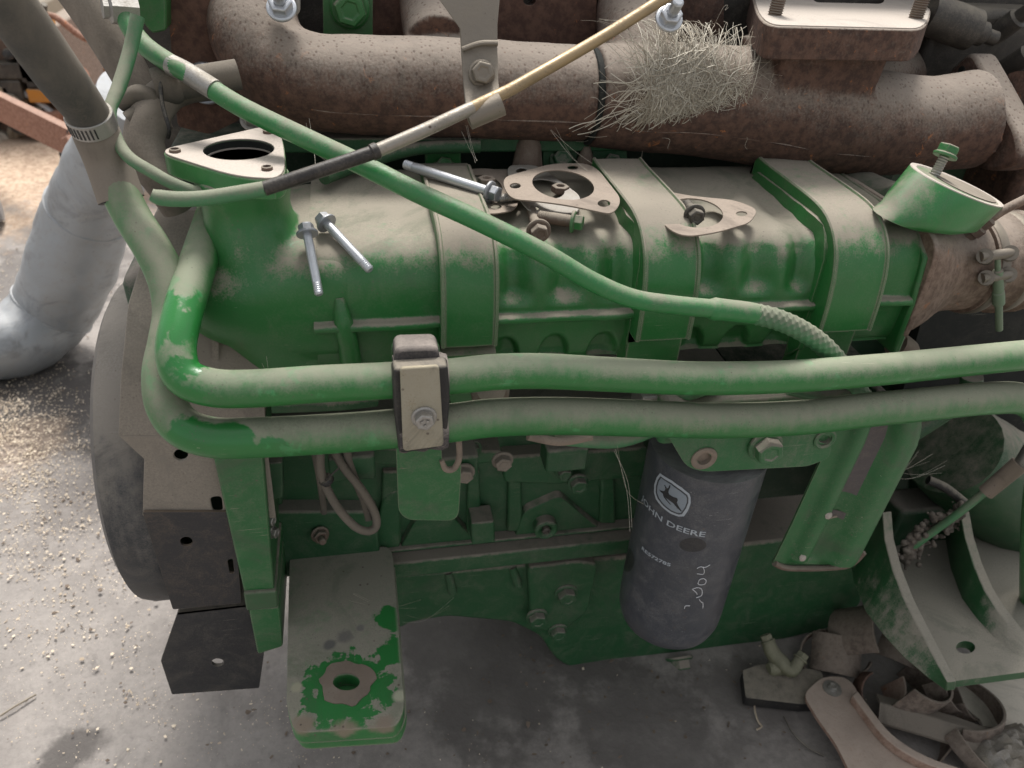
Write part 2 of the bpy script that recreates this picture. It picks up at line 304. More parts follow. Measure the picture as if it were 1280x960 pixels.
def finish(me, name, mat, parent=None, smooth=35, bevel=0, label=None, sub=0, remesh=0, rsm=0, kind=None, cast=0):
    n = len(me.vertices); c = Vector((0, 0, 0))
    if n:
        xs = [v.co for v in me.vertices]
        lo = Vector([min(q[i] for q in xs) for i in range(3)]); hi = Vector([max(q[i] for q in xs) for i in range(3)]); c = (lo+hi)/2
        me.transform(Matrix.Translation(-c))
    me.materials.append(M[mat] if isinstance(mat, str) else mat)
    o = bpy.data.objects.new(name, me); COL.objects.link(o)
    if parent is not None:
        o.parent = parent; o.location = c-wloc(parent)
    else: o.location = c
    me.shade_smooth(); me.set_sharp_from_angle(angle=RAD(smooth))
    if bevel:
        md = o.modifiers.new('bevel', 'BEVEL'); md.width = bevel; md.segments = 2; md.limit_method = 'ANGLE'; md.angle_limit = RAD(38); md.harden_normals = False
    if remesh:
        md = o.modifiers.new('remesh', 'REMESH'); md.mode = 'VOXEL'; md.voxel_size = remesh; md.use_smooth_shade = True
        if rsm: md = o.modifiers.new('smooth', 'SMOOTH'); md.iterations = rsm; md.factor = .6
    if sub: md = o.modifiers.new('subsurf', 'SUBSURF'); md.levels = md.render_levels = sub
    if cast:
        tx = bpy.data.textures.get('casting_clouds')
        if not tx: tx = bpy.data.textures.new('casting_clouds', 'CLOUDS'); tx.noise_scale = .05; tx.noise_depth = 3
        md = o.modifiers.new('casting', 'DISPLACE'); md.texture = tx; md.strength = cast; md.texture_coords = 'LOCAL'; md.mid_level = .5
    if label: o['label'] = label
    if kind: o['kind'] = kind
    return o
def wloc(o):
    l = Vector(o.location)
    while o.parent: o = o.parent; l += o.location
    return l
def spline(pts, r, sub=8):
    pts = [Vector(q) for q in pts]; rs = list(r) if isinstance(r, (list, tuple)) else [r]*len(pts)
    if len(pts) == 2 or sub <= 1: return pts, rs
    P_, R_ = [], []
    for i in range(len(pts)-1):
        p0, p1, p2, p3 = pts[max(i-1, 0)], pts[i], pts[i+1], pts[min(i+2, len(pts)-1)]
        for j in range(sub):
            t = j/sub; t2, t3 = t*t, t*t*t
            P_.append(.5*((2*p1)+(p2-p0)*t+(2*p0-5*p1+4*p2-p3)*t2+(3*p1-p0-3*p2+p3)*t3)); R_.append(lerp(rs[i], rs[i+1], t))
    P_.append(pts[-1]); R_.append(rs[-1]); return P_, R_
def pathpx(L): return [P(*q[:3]) for q in L]
def pr(L, k=1.0):                      # (px,py,Y,pxradius) list -> points, radii
    ps = [P(*q[:3]) for q in L]; return ps, [rad(q[3]*k, p) for q, p in zip(L, ps)]
def sheet(name, outer, holes, vec, mat, parent=None, bevel=.0012, **k):   # a plate with real holes and thickness
    bm = bmesh.new(); es = []
    for loop in [outer]+list(holes):
        vs = [bm.verts.new(q) for q in loop]
        es += [bm.edges.new((vs[i], vs[(i+1) % len(vs)])) for i in range(len(vs))]
    nrm = Vector((0, 0, 0)); o = [Vector(q) for q in outer]
    for i in range(len(o)): nrm += o[i].cross(o[(i+1) % len(o)])
    bmesh.ops.triangle_fill(bm, edges=es, use_beauty=True, normal=nrm.normalized())
    r = bmesh.ops.extrude_face_region(bm, geom=list(bm.faces))
    bmesh.ops.translate(bm, vec=Vector(vec), verts=[q for q in r['geom'] if isinstance(q, bmesh.types.BMVert)])
    bmesh.ops.recalc_face_normals(bm, faces=bm.faces)
    me = bpy.data.meshes.new(name); bm.to_mesh(me); bm.free()
    return finish(me, name, mat, parent, bevel=bevel, **k)
def thing(name, label, cat, loc, group=None):
    o = bpy.data.objects.new(name, None); o.empty_display_size = .03; COL.objects.link(o); o.location = loc
    o['label'] = label; o['category'] = cat
    if group: o['group'] = group
    return o
def tag(o, label, cat, group=None):
    o['label'] = label; o['category'] = cat
    if group: o['group'] = group
    return o
def hexm(c, ax, r, h=None, flange=1.25, ref=None, dish=True, stub=0):   # hex head with flange, seated at c, pointing along ax
    c = Vector(c); ax = Vector(ax).normalized(); h = h or r*.8; m = MB()
    f = r*flange
    m.lathe(c, ax, [(f, -.001), (f, r*.16), (f*.86, r*.26)], 28)
    z0 = r*.26
    prof = [(r, z0-.0008), (r, z0+h*.88), (r*.88, z0+h)] + ([(r*.6, z0+h), (r*.5, z0+h*.9)] if dish else [])
    m.lathe(c, ax, prof, 6, ref)
    if stub: m.lathe(c, ax, [(r*.5, 0), (r*.5, z0+h+stub), (r*.38, z0+h+stub+r*.15)], 14)
    return m
def bolt(px, py, Y, rpx, ax, parent, mat='green', name='bolt', **k):
    c = P(px, py, Y); r = rad(rpx, c)
    lb = k.pop('label', None)
    return hexm(c, ax, r, **k).build(name, mat, parent, smooth=25, bevel=.0005, label=lb)

# ------------------------------------------------------------------ ground
def ground():
    def g(n, lo, hi, c, pw=3.2):
        out = []
        for i in range(n+1):
            t = -1+2*i/n; s = math.copysign(abs(t)**pw, t)*.97+t*.03
            out.append(c+(s*(hi-c) if s > 0 else s*(c-lo)))
        return out
    xs = g(230, -60, 60, .1); ys = g(230, -50, 80, .4)
    vs = []
    for y in ys:
        for x in xs:
            z = 0
            if abs(x) < 4 and -2 < y < 6:
                z = (mnoise.fractal(Vector((x*7, y*7, 0)), 1.0, 2.0, 5)*.0045 + mnoise.noise(Vector((x*1.7, y*1.7, 3)))*.006)
                c0 = PZ(30, 215, 0); d = math.hypot((x-c0.x)/.75, (y-c0.y)/.6)
                z += max(0, 1-d)*.10*(1+.3*mnoise.noise(Vector((x*12, y*12, 1))))
            vs.append((x, y, z))
    n = len(xs); fs = [(j*n+i, j*n+i+1, (j+1)*n+i+1, (j+1)*n+i) for j in range(len(ys)-1) for i in range(n-1)]
    o = MB().add(vs, fs).build('ground', 'ground', smooth=180); o['kind'] = 'structure'
    def flakes(name, n, regions, mat, s0, s1):
        m = MB(); tot = sum(r[5] for r in regions)
        for r in regions:
            for _ in range(int(n*r[5]/tot)):
                px = random.gauss(r[0], r[2]); py = random.gauss(r[1], r[3])
                if py < 60: continue
                c = PZ(px, py, r[4]); a = random.uniform(0, 6.28); s = random.uniform(s0, s1)*(1+.5*random.random()**4)
                if c.length > 8: continue
                u = Vector((math.cos(a), math.sin(a), random.uniform(-.35, .35)))*s; v = Vector((-math.sin(a), math.cos(a), random.uniform(-.3, .3)))*s*random.uniform(.35, .9)
                if mnoise.noise(Vector((c.x*22, c.y*22, 2))) < random.uniform(-.7, .35)*r[6]: continue
                q = c+Vector((0, 0, .002+random.random()*.003)); h = Vector((0, 0, s*.18)); nn = random.choice((4, 5, 5, 6))
                bt = [q+(u*math.cos(6.283*i_/nn)+v*math.sin(6.283*i_/nn))*random.uniform(.45, 1.15) for i_ in range(nn)]; tp = [w_+h*random.uniform(.3, 1.8) for w_ in bt]
                m.loft([bt, tp])
        o = m.build(name, mat, kind='stuff'); return o
    flakes('wood_shavings', 15000, [(10, 540, 50, 45, 0, 6, 1), (40, 640, 85, 60, 0, 1.9, 1.3), (100, 740, 90, 90, 0, .7, 1.3), (250, 870, 160, 60, 0, .12, 1), (60, 220, 70, 30, .05, 6, .5), (30, 350, 60, 60, 0, 1.6, 1)], 'chip', .0006, .003)
    flakes('fine_chaff', 9000, [(20, 560, 80, 60, 0, 3, 1), (60, 700, 100, 110, 0, 3, .8), (260, 900, 160, 50, 0, .7, .6)], 'chip', .0004, .0012)
    flakes('dark_debris', 900, [(100, 700, 120, 120, 0, 1, 1), (700, 880, 220, 60, 0, 1, 1), (100, 400, 80, 80, 0, 1, 1)], 'chip_dark', .001, .004)
    flakes('pale_crumbs', 70, [(700, 870, 200, 60, 0, 1, 1), (1000, 850, 60, 40, 0, 1, 1)], 'chip', .0008, .0025)
ground()

# ------------------------------------------------------------------ the engine
X, Y, Z = Vector((1, 0, 0)), Vector((0, 1, 0)), Vector((0, 0, 1))
FWD = Vector((0, -1, 0))
eng = thing('diesel_engine', 'big dusty green diesel engine standing on the concrete with a rusty exhaust manifold', 'engine', (.25, .35, 0))
def part(m, name, mat, parent=None, **k): return m.build(name, mat, parent or eng, **k)

# --- block and crankcase
BX0, BX1 = P(345, 640, .17).x, P(1088, 500, .19).x
def block():
    Yb = .175
    zr = P(640, 690, .15).z; zt = P(640, 185, .31).z
    XR = P(905, 600, Yb).x
    m = MB(); zt_ = (zr+P(600, 510, Yb).z)/2; hz_ = P(600, 510, Yb).z-zr
    m.box(((BX0+XR)/2, Yb+.16, zt_), XR-BX0, .32, hz_)
    blk = part(m, 'engine_block', 'green_shaded_dirty', bevel=.004)
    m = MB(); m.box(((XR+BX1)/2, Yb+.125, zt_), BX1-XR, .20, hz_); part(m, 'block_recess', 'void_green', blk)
    # upper wall under the manifold
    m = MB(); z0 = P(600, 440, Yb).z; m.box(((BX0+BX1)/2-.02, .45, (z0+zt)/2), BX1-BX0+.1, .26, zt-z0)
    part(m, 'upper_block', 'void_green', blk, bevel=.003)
    # pan rail, a long ledge
    m = MB(); pf = [(470, 690), (790, 663), (1080, 640)]
    a = [P(470, 722, .145), P(905, 684, .145)]; b = [P(470, 693, .145), P(905, 655, .145)]
    zl, zh = P(640, 708, .145).z, P(640, 690, .145).z
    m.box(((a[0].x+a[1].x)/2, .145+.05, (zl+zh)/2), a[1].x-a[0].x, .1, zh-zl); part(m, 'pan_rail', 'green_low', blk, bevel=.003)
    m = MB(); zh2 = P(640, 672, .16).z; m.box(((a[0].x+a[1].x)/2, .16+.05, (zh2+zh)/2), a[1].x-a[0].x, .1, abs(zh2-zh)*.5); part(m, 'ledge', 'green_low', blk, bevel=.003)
    # bulkhead ribs and sloped bosses between them
    for px0, px1, py0, py1 in () or ((478, 500, 590, 680), (585, 600, 590, 672), (636, 652, 592, 665), (752, 768, 590, 655), (335, 352, 560, 700)):
        m = MB(); m.prism(toY([(px0, py0), (px1, py0), (px1+2, py1), (px0-2, py1)], .167), (0, .03, 0)); part(m, 'rib', 'green_low', blk, bevel=.003)
    for pts in ([(498, 690), (520, 650), (560, 640), (590, 672), (600, 688)], [(640, 682), (655, 640), (700, 620), (735, 650), (760, 668)], [(470, 660), (480, 620), (500, 612), (500, 688), (470, 690)]):
        m = MB(); f = toY(rp(pts, 8), .166); bk = [q+Vector((0, .03, .012)) for q in f]; m.loft([f, bk]); part(m, 'casting_boss', 'green_low', blk, bevel=.004)
    m = MB(); m.prism(toY(rp([(628, 572), (810, 560), (808, 596), (700, 606), (630, 604)], 6), .155), (0, .05, 0)); part(m, 'side_cover', 'green_low', blk, bevel=.003)
    m = MB(); m.prism(toY(rp([(420, 560), (628, 565), (628, 578), (560, 584), (470, 582), (420, 580)], 5), .13), (0, .05, 0)); part(m, 'side_cover', 'green_low', blk, bevel=.003)
    # round plug with recessed centre, square head pads and bolts
    c = P(682, 660, .158); r = rad(15, c)
    part(MB().lathe(c, FWD, [(r, -.012), (r, .004), (r*.8, .006), (r*.55, .004), (r*.42, .002), (r*.42, .0)], 28), 'core_plug', 'green_low', blk, bevel=.0006)
    part(MB().lathe(c+FWD*.001, FWD, [(r*.33, 0), (r*.33, .005), (r*.2, .006), (r*.12, .003)], 18), 'plug_screw', 'dark_steel', blk)
    m = MB(); m.prism(toY(rp([(589, 655), (618, 652), (619, 678), (590, 682)], 3), .140), (0, .03, 0)); part(m, 'square_boss', 'green_low', blk, bevel=.002)
    for px, py, Yy, r in ((722, 603, .140, 11), (590, 560, .125, 10), (560, 556, .125, 10), (705, 590, .150, 9)):
        bolt(px, py, Yy, r, FWD, blk, 'green_shaded_dirty')
    # oil pan
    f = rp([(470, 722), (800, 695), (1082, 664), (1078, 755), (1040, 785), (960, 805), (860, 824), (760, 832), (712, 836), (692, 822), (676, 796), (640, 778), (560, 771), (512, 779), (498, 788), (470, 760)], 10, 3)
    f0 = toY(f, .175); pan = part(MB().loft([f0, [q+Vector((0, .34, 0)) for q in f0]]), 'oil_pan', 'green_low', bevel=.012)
    for a_, b_ in (((560, 725), (566, 738)), ((640, 718), (648, 730))):
        m = MB(); m.tube(pathpx([(a_[0], a_[1]-10, .178), (b_[0], b_[1]+2, .172)]), .006, 12, 1); part(m, 'pan_rib', 'green_low', pan)
    pl = toY(rp([(660, 710), (725, 702), (748, 706), (735, 765), (700, 792), (664, 786)], 8), .160)
    part(MB().prism(pl, (0, .03, 0)), 'pan_pad', 'green_low', pan, bevel=.003)
    for px, py, r in ((707, 741, 12), (671, 770, 11), (697, 788, 10)): bolt(px, py, .160, r, FWD, pan, 'green_shaded_dirty')
    bolt(848, 822, .165, 14, (0, -.6, -.4), pan, 'green_low', name='drain_plug')
    # far, dark rear of the engine that closes the view on the right
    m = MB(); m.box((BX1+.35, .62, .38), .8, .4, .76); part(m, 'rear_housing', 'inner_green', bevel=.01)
    m = MB(); m.prism(toY(rp([(1085, 455), (1180, 540), (1175, 665), (1080, 650)], 5), .19), (0, .2, 0)); 
    # bell housing: round green casting at right
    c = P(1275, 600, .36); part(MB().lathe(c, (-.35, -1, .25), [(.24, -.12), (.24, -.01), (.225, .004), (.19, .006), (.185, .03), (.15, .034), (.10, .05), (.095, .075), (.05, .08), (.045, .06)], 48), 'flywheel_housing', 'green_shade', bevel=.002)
    for a_ in range(6):
        d_ = Vector((math.cos(a_*1.05+.4), .1, math.sin(a_*1.05+.4))); part(MB().tube([c+Vector((-.03, -.05, .01))+d_*.06, c+Vector((-.01, -.02, .0))+d_*.20], [.012, .014], 10, 1), 'housing_rib', 'green_shade')
    return blk
blk = block()

# --- cylinder head and the rusty plates behind the manifold
def head():
    zt = P(640, 185, .36).z
    m = MB(); m.box((.35, .56, zt+.16), 1.12, .32, .40); hd = part(m, 'cylinder_head', 'dark_steel', bevel=.004)
    def pl(poly, Yv, mat, name='port_flange', t=.02, holes=(), **k): return sheet(name, toY(rp(poly, 6), Yv), [toY(h, Yv) for h in holes], (0, t, 0), mat, hd, bevel=.0015, **k)
    pl([(440, -60), (600, -60), (600, 70), (440, 70)], .385, 'rust_plate')
    pl([(604, -60), (748, -60), (744, 70), (604, 74)], .385, 'rust_plate', holes=[ell(662, 1, 8, 6, 14)])
    pl([(750, -60), (905, -60), (905, 80), (750, 80)], .39, 'rust', holes=())
    pl([(206, -40), (300, -40), (300, 60), (300, 150), (262, 168), (222, 158)], .30, 'rust_plate', t=.03)
    pl([(403, -40), (466, -40), (466, 53), (404, 50)], .345, 'green', 'lifting_bracket', t=.012)
    bolt(437, 10, .343, 20, FWD, hd, 'green')
    c = P(257, 104, .298); r = rad(25, c)
    part(MB().lathe(c, FWD, [(r, -.004), (r, .003), (r*.92, .005), (r*.85, .002), (r*.3, .001)], 32), 'core_plug', 'zinc', hd, label='round pale steel plug in the brown plate')
    bolt(318, 150, .27, 14, (0, -.6, .8), hd, 'steel')
    for px, py, r, mt, s in ((352, 10, 15, 'zinc', .02), (836, 24, 14, 'zinc', .015)):
        bolt(px, py, .23, r, (-.05, -.75, .66), hd, mt, stub=s, name='stud_nut')
    part(MB().prism(toY(rp([(336, -20), (374, -20), (376, 18), (352, 30), (334, 12)], 8), .242), (0, .03, .01)), 'clamp_washer', 'steel', hd, bevel=.002)
    # dark fittings upper right
    c = P(1215, 28, .33); part(MB().lathe(c-X*.03, (1, -.15, -.25), [(.02, -.03), (.022, .0), (.022, .03), (.013, .035), (.013, .045), (.008, .05), (.008, .062)], 20), 'glow_plug_fitting', 'dark_steel', hd)
    m = MB(); m.box(P(1230, 60, .40), .24, .10, .10); part(m, 'rocker_cover_edge', 'dark_steel', hd, bevel=.01)
    for q in ((1262, 30, .34), (1275, 75, .32), (1190, 40, .36)):
        c = P(*q); part(MB().lathe(c, (.2, -.6, .7), [(.012, -.02), (.012, .01), (.008, .012), (.008, .025), (.003, .026)], 14), 'fitting', 'dark_steel', hd)
    m = MB(); m.box(P(1290, 200, .38), .12, .1, .12); part(m, 'rear_lug', 'rust', hd, bevel=.01)
    return hd
hd = head()

# --- green rail and hold-down bolts under the manifold
def rail():
    m = MB(); a, b = P(305, 176, .262), P(905, 186, .262)
    m.box(((a.x+b.x)/2, .272, (a.z+b.z)/2), b.x-a.x, .022, .014); r = part(m, 'injection_rail', 'green_low', bevel=.002)
    for px, py, mt in ((554, 210, 'green'), (762, 206, 'green_shaded_dirty'), (700, 200, 'green_shaded_dirty')):
        m = MB(); m.prism(toY(rp([(px-22, py-20), (px+22, py-22), (px+23, py+22), (px-21, py+24)], 3), .268), (0, .012, 0)); part(m, 'hold_down_pad', mt, r, bevel=.0012)
        bolt(px+1, py, .267, 12, (0, -.8, .5), r, mt)
    pts, rr = pr([(405, 222, .2, 9), (450, 205, .24, 9), (520, 186, .25, 8), (600, 183, .25, 8)]); part(MB().tube(pts, rr, 14), 'rail_pipe', 'green_low', r)
    for px, py, s in ((660, 175, .016), (930, 232, .02), (730, 196, .012)):
        c = P(px, py+20, .262); part(MB().lathe(c, Z, [(s*1.0, -.01), (s*.8, .012), (s*.3, .028)], 10), 'injector_body', 'rusty_bolt', r)
rail()

# --- intake body: lofted casting with scalloped front
ZT = P(500, 315, .07).z
def intake():
    x0, x1 = P(392, 400, .07).x, P(1132, 380, .07).x
    zr = P(500, 408, .065).z; zb = P(500, 462, .075).z; yb = .262
    prof = [(yb, ZT-.05), (yb, ZT-.002), (.235, ZT+.003), (.19, ZT+.002), (.14, ZT+.001), (.112, ZT-.0003), (.097, ZT-.0022), (.086, ZT-.007), (.0785, ZT-.015), (.0735, ZT-.026), (.0712, ZT-.038),
            (.070, zr+.011), (.069, zr+.0055), (.063, zr+.004), (.0615, zr+.001), (.063, zr-.002), (.071, zr-.003), (.0725, zr-.007), (.073, zr-.02), (.075, zb+.012), (.079, zb+.004), (.09, zb), (.2, zb)]
    # resample profile to a smooth dense one
    pts = [Vector((0, a, b)) for a, b in prof]; pp, _ = spline(pts, 0, 5)
    NX = 460; rings = []
    secs = [(P(622, 370, .07).x, P(783, 370, .07).x), (P(866, 370, .07).x, P(1004, 370, .07).x)]
    for i in range(NX+1):
        x = lerp(x0, x1, i/NX); ring = []
        for q in pp:
            y, z = q.y, q.z; dz = 0; dy = 0
            for si, (a, b) in enumerate(secs):
                if a-.02 < x < b+.02:
                    e = sm(a-.008, a+.012, x)*sm(b+.008, b-.012, x); L = .046
                    ph = (x-a)/L*2*math.pi
                    # upper scallops
                    w_ = sm(zr+.010, zr+.026, z)*sm(.215, .14, y)
                    dd = (.5-.5*math.cos(ph+1.2))
                    f = (ZT-z)/(ZT-zr)
                    dy += e*w_*dd*.0115*(1 if y < .12 else .3); dz -= e*w_*dd*.0075*(sm(.0, .09, (y-.07)) if y > .08 else .2)
                    # lower half-round pockets
                    w2 = sm(zr-.004, zr-.009, z)*sm(zb-.002, zb+.01, z)
                    cx = (ph/(2*math.pi)+.3) % 1-.5; cz = (z-(zb+.004))/.026
                    if y < .12: dy += e*w2*.011*sm(1.0, .75, math.hypot(cx/.33, cz))
            if 0: pass
            n = mnoise.noise(Vector((x*18, y*18, z*18)))*.0009+mnoise.noise(Vector((x*55, y*55, z*55)))*.0003
            ring.append(Vector((x, y+dy+n, z+dz+n)))
        ring.append(Vector((x, yb, zb)))
        rings.append(ring)
    ob = part(MB().loft(rings), 'intake_manifold', 'green_top', smooth=60)
    # straps that run over the body
    def strap(pxa, pxb, ytop, t=.007, ex=.0):
        xa, xb = P(pxa, 380, .07).x, P(pxb, 380, .07).x
        pr_ = [(yb-.008, ZT-.02), (yb-.01, ZT+.002), (.2, ZT+.002), (.13, ZT+.001), (.103, ZT-.001), (.088, ZT-.006), (.077, ZT-.016), (.0715, ZT-.029), (.069, ZT-.042), (.067, zr), (.067, zb-.006), (.068, zb-.03)]
        pts = [Vector((0, a, b)) for a, b in pr_]; pp, _ = spline(pts, 0, 6)
        rings = []
        for i, q in enumerate(pp):
            tg = (pp[min(i+1, len(pp)-1)]-pp[max(i-1, 0)]).normalized(); nn = Vector((0, tg.z, -tg.y))*-1
            if nn.z < 0 and nn.y > 0: nn = -nn
            o = q+nn*t; li = .0028
            row = []
            for (xx, h) in ((xa, -.02), (xa, 0), (xa+.0012, .0012), (xa+li, .0012), (xa+li+.001, -.0006), ((xa+xb)/2, -.0002), (xb-li-.001, -.0006), (xb-li, .0012), (xb-.0012, .0012), (xb, 0), (xb, -.02)):
                row.append(Vector((xx, o.y, o.z))+nn*h)
            rings.append(row)
        return part(MB().loft(rings), 'strap', 'strap', ob, smooth=30)
    strap(549, 620, 215, .012); strap(790, 858, 225, .018); strap(1013, 1078, 225, .020)
    # torn casting lips on the left flank of the second and third strap
    for pxs, n in (((783, 290), 6), ((1003, 290), 9)):
        x = P(pxs[0]+8, 380, .07).x
        pts = []
        for i in range(26):
            f = i/25; q = Vector((x, lerp(.215, .066, sm(0, .62, f)), lerp(ZT+.008, zb, sm(.42, 1, f))))
            pts.append(q)
        back = [q+Vector((0, .012, -.012)) for q in pts]
        m = MB(); rings = []
        for i, (a, b) in enumerate(zip(pts, back)):
            j = .003*mnoise.noise(Vector((i*.45, n, 0)))+.0012*mnoise.noise(Vector((i*1.3, n, 4)))
            rings.append([a+X*.006+Z*.003, a+X*(-.001+j)+Z*.003, b+X*(-.004+j), b+X*.006])
        part(MB().loft(rings), 'casting_lip', 'green', ob, smooth=50)
    # seam boss on the left end
    pts, rr = pr([(424, 372, .072, 6), (430, 405, .068, 12), (437, 440, .068, 13), (441, 475, .07, 14)]); part(MB().tube(pts, rr, 18), 'seam_boss', 'green', ob, cast=.002)
    # end face and lug at right
    m = MB(); xr = x1; m.prism([Vector((xr, yb, ZT+.004)), Vector((xr, .10, ZT+.002)), Vector((xr, .068, ZT-.02)), Vector((xr, .062, zr)), Vector((xr, .062, zb-.008)), Vector((xr, yb, zb-.008))], (.008, 0, 0)); part(m, 'end_flange', 'green', ob, bevel=.0025)
    pts, rr = pr([(1090, 262, .2, 20), (1130, 288, .14, 17), (1152, 306, .10, 12)]); part(MB().tube(pts, rr, 18), 'end_lug', 'green_top', ob)
    return ob, zr, zb
intk, ZR, ZB = intake()

# --- intake elbow with the open triangular flange
def elbow():
    c = P(298, 195, .13); zf = c.z
    R_ = rad(47, c)
    hc = PZ(299, 188, zf)
    rings = []
    def rg(px, py, Yc, rx, ry, tilt=0, n=36):
        q = P(px, py, Yc); out = []
        for i in range(n):
            a = 2*math.pi*i/n; v = Vector((math.cos(a)*rx, math.sin(a)*ry, 0)); v = Matrix.Rotation(RAD(tilt), 3, 'Y') @ v; out.append(q+v)
        return out
    m = MB()
    m.loft([rg(301, 213, .13, .037, .040), rg(304, 222, .13, .038, .041), rg(308, 255, .13, .034, .036, 0), rg(318, 300, .128, .040, .045, -8), rg(340, 345, .130, .055, .055, -25), rg(372, 378, .13, .056, .058, -50), rg(410, 388, .132, .052, .058, -75), rg(460, 392, .134, .05, .058, -86)])
    m.loft([rg(330, 330, .13, .045, .05, -15), rg(345, 385, .125, .052, .052, -25), rg(375, 425, .125, .045, .05, -45), rg(430, 430, .13, .036, .052, -80)])
    def se(x, sy, sz, cy=.167, cz=(ZT+ZB)/2, e=.5, n=36):
        o_ = []
        for i in range(n):
            a = 2*math.pi*i/n; ca, sa = math.cos(a), math.sin(a)
            o_.append(Vector((x, cy+math.copysign(abs(ca)**e, ca)*sy, cz+math.copysign(abs(sa)**e, sa)*sz)))
        return o_
    xb = P(430, 400, .07).x; hy, hz_ = .098, (ZT-ZB)/2+.001
    m.loft([se(xb-.125, hy*.45, hz_*.5, .13, e=1), se(xb-.11, hy*.66, hz_*.72, .142, e=.9), se(xb-.085, hy*.84, hz_*.88, .155, e=.75), se(xb-.055, hy*.95, hz_*.97, .163, e=.6), se(xb-.03, hy*1.0, hz_), se(xb+.002, hy*1.0, hz_), se(xb+.010, hy*.97, hz_*.97)])
    o = part(m, 'intake_elbow', 'green_top', remesh=.0035, rsm=14, smooth=180)
    ob = [PZ(x, y, zf) for x, y in rp([(192, 190, 26), (352, 154, 30), (360, 238-12, 26), (296, 223, 120)], 20, 6)]
    hole = [hc+Vector((math.cos(a), math.sin(a), 0))*R_*.92 for a in [2*math.pi*i/40 for i in range(40)]]
    def hz(px, py, r=5.5): 
        q = PZ(px, py, zf); rr = rad(r, q); return [q+Vector((math.cos(a), math.sin(a), 0))*rr for a in [2*math.pi*i/14 for i in range(14)]]
    fl = sheet('elbow_flange', ob, [hole, hz(219, 190), hz(336, 166), hz(334, 212)], (0, 0, -.016), 'green_clean', o, bevel=.002)
    tp = sheet('gasket_face', [q+Z*.0012 for q in [lerp(q, c, .02) for q in ob]], [[h+Z*.0012 for h in hole], hz(219, 190), hz(336, 166), hz(334, 212)], (0, 0, -.0012), 'machined', o, bevel=.0004)
    for q in ((219, 190), (336, 166), (334, 212)):
        e = PZ(*q, zf); part(MB().lathe(e, Z, [(rad(7, e), .0), (rad(7, e), .0024), (rad(5, e), .0028), (rad(4, e), .0)], 16), 'bolt_hole_rim', 'rusty_bolt', o)
    part(MB().lathe(hc-Z*.0155, Z, [(R_*.96, .0), (R_*.96, .0150), (R_*.90, .0150), (R_*.90, .0)], 40), 'bore_wall', 'void', o)
    part(MB().lathe(hc-Z*.007, Z, [(R_*.92, .0), (R_*.92, .0012), (R_*.88, .0012), (R_*.88, 0)], 40), 'bore_ring', 'machined', o)
    c2 = hc-Z*.0165; part(MB().lathe(c2, Z, [(R_, 0), (R_, .003)], 30), 'bore_dark_disc', 'void', o)  # black disc standing in for the shaded depth of the bore
elbow()

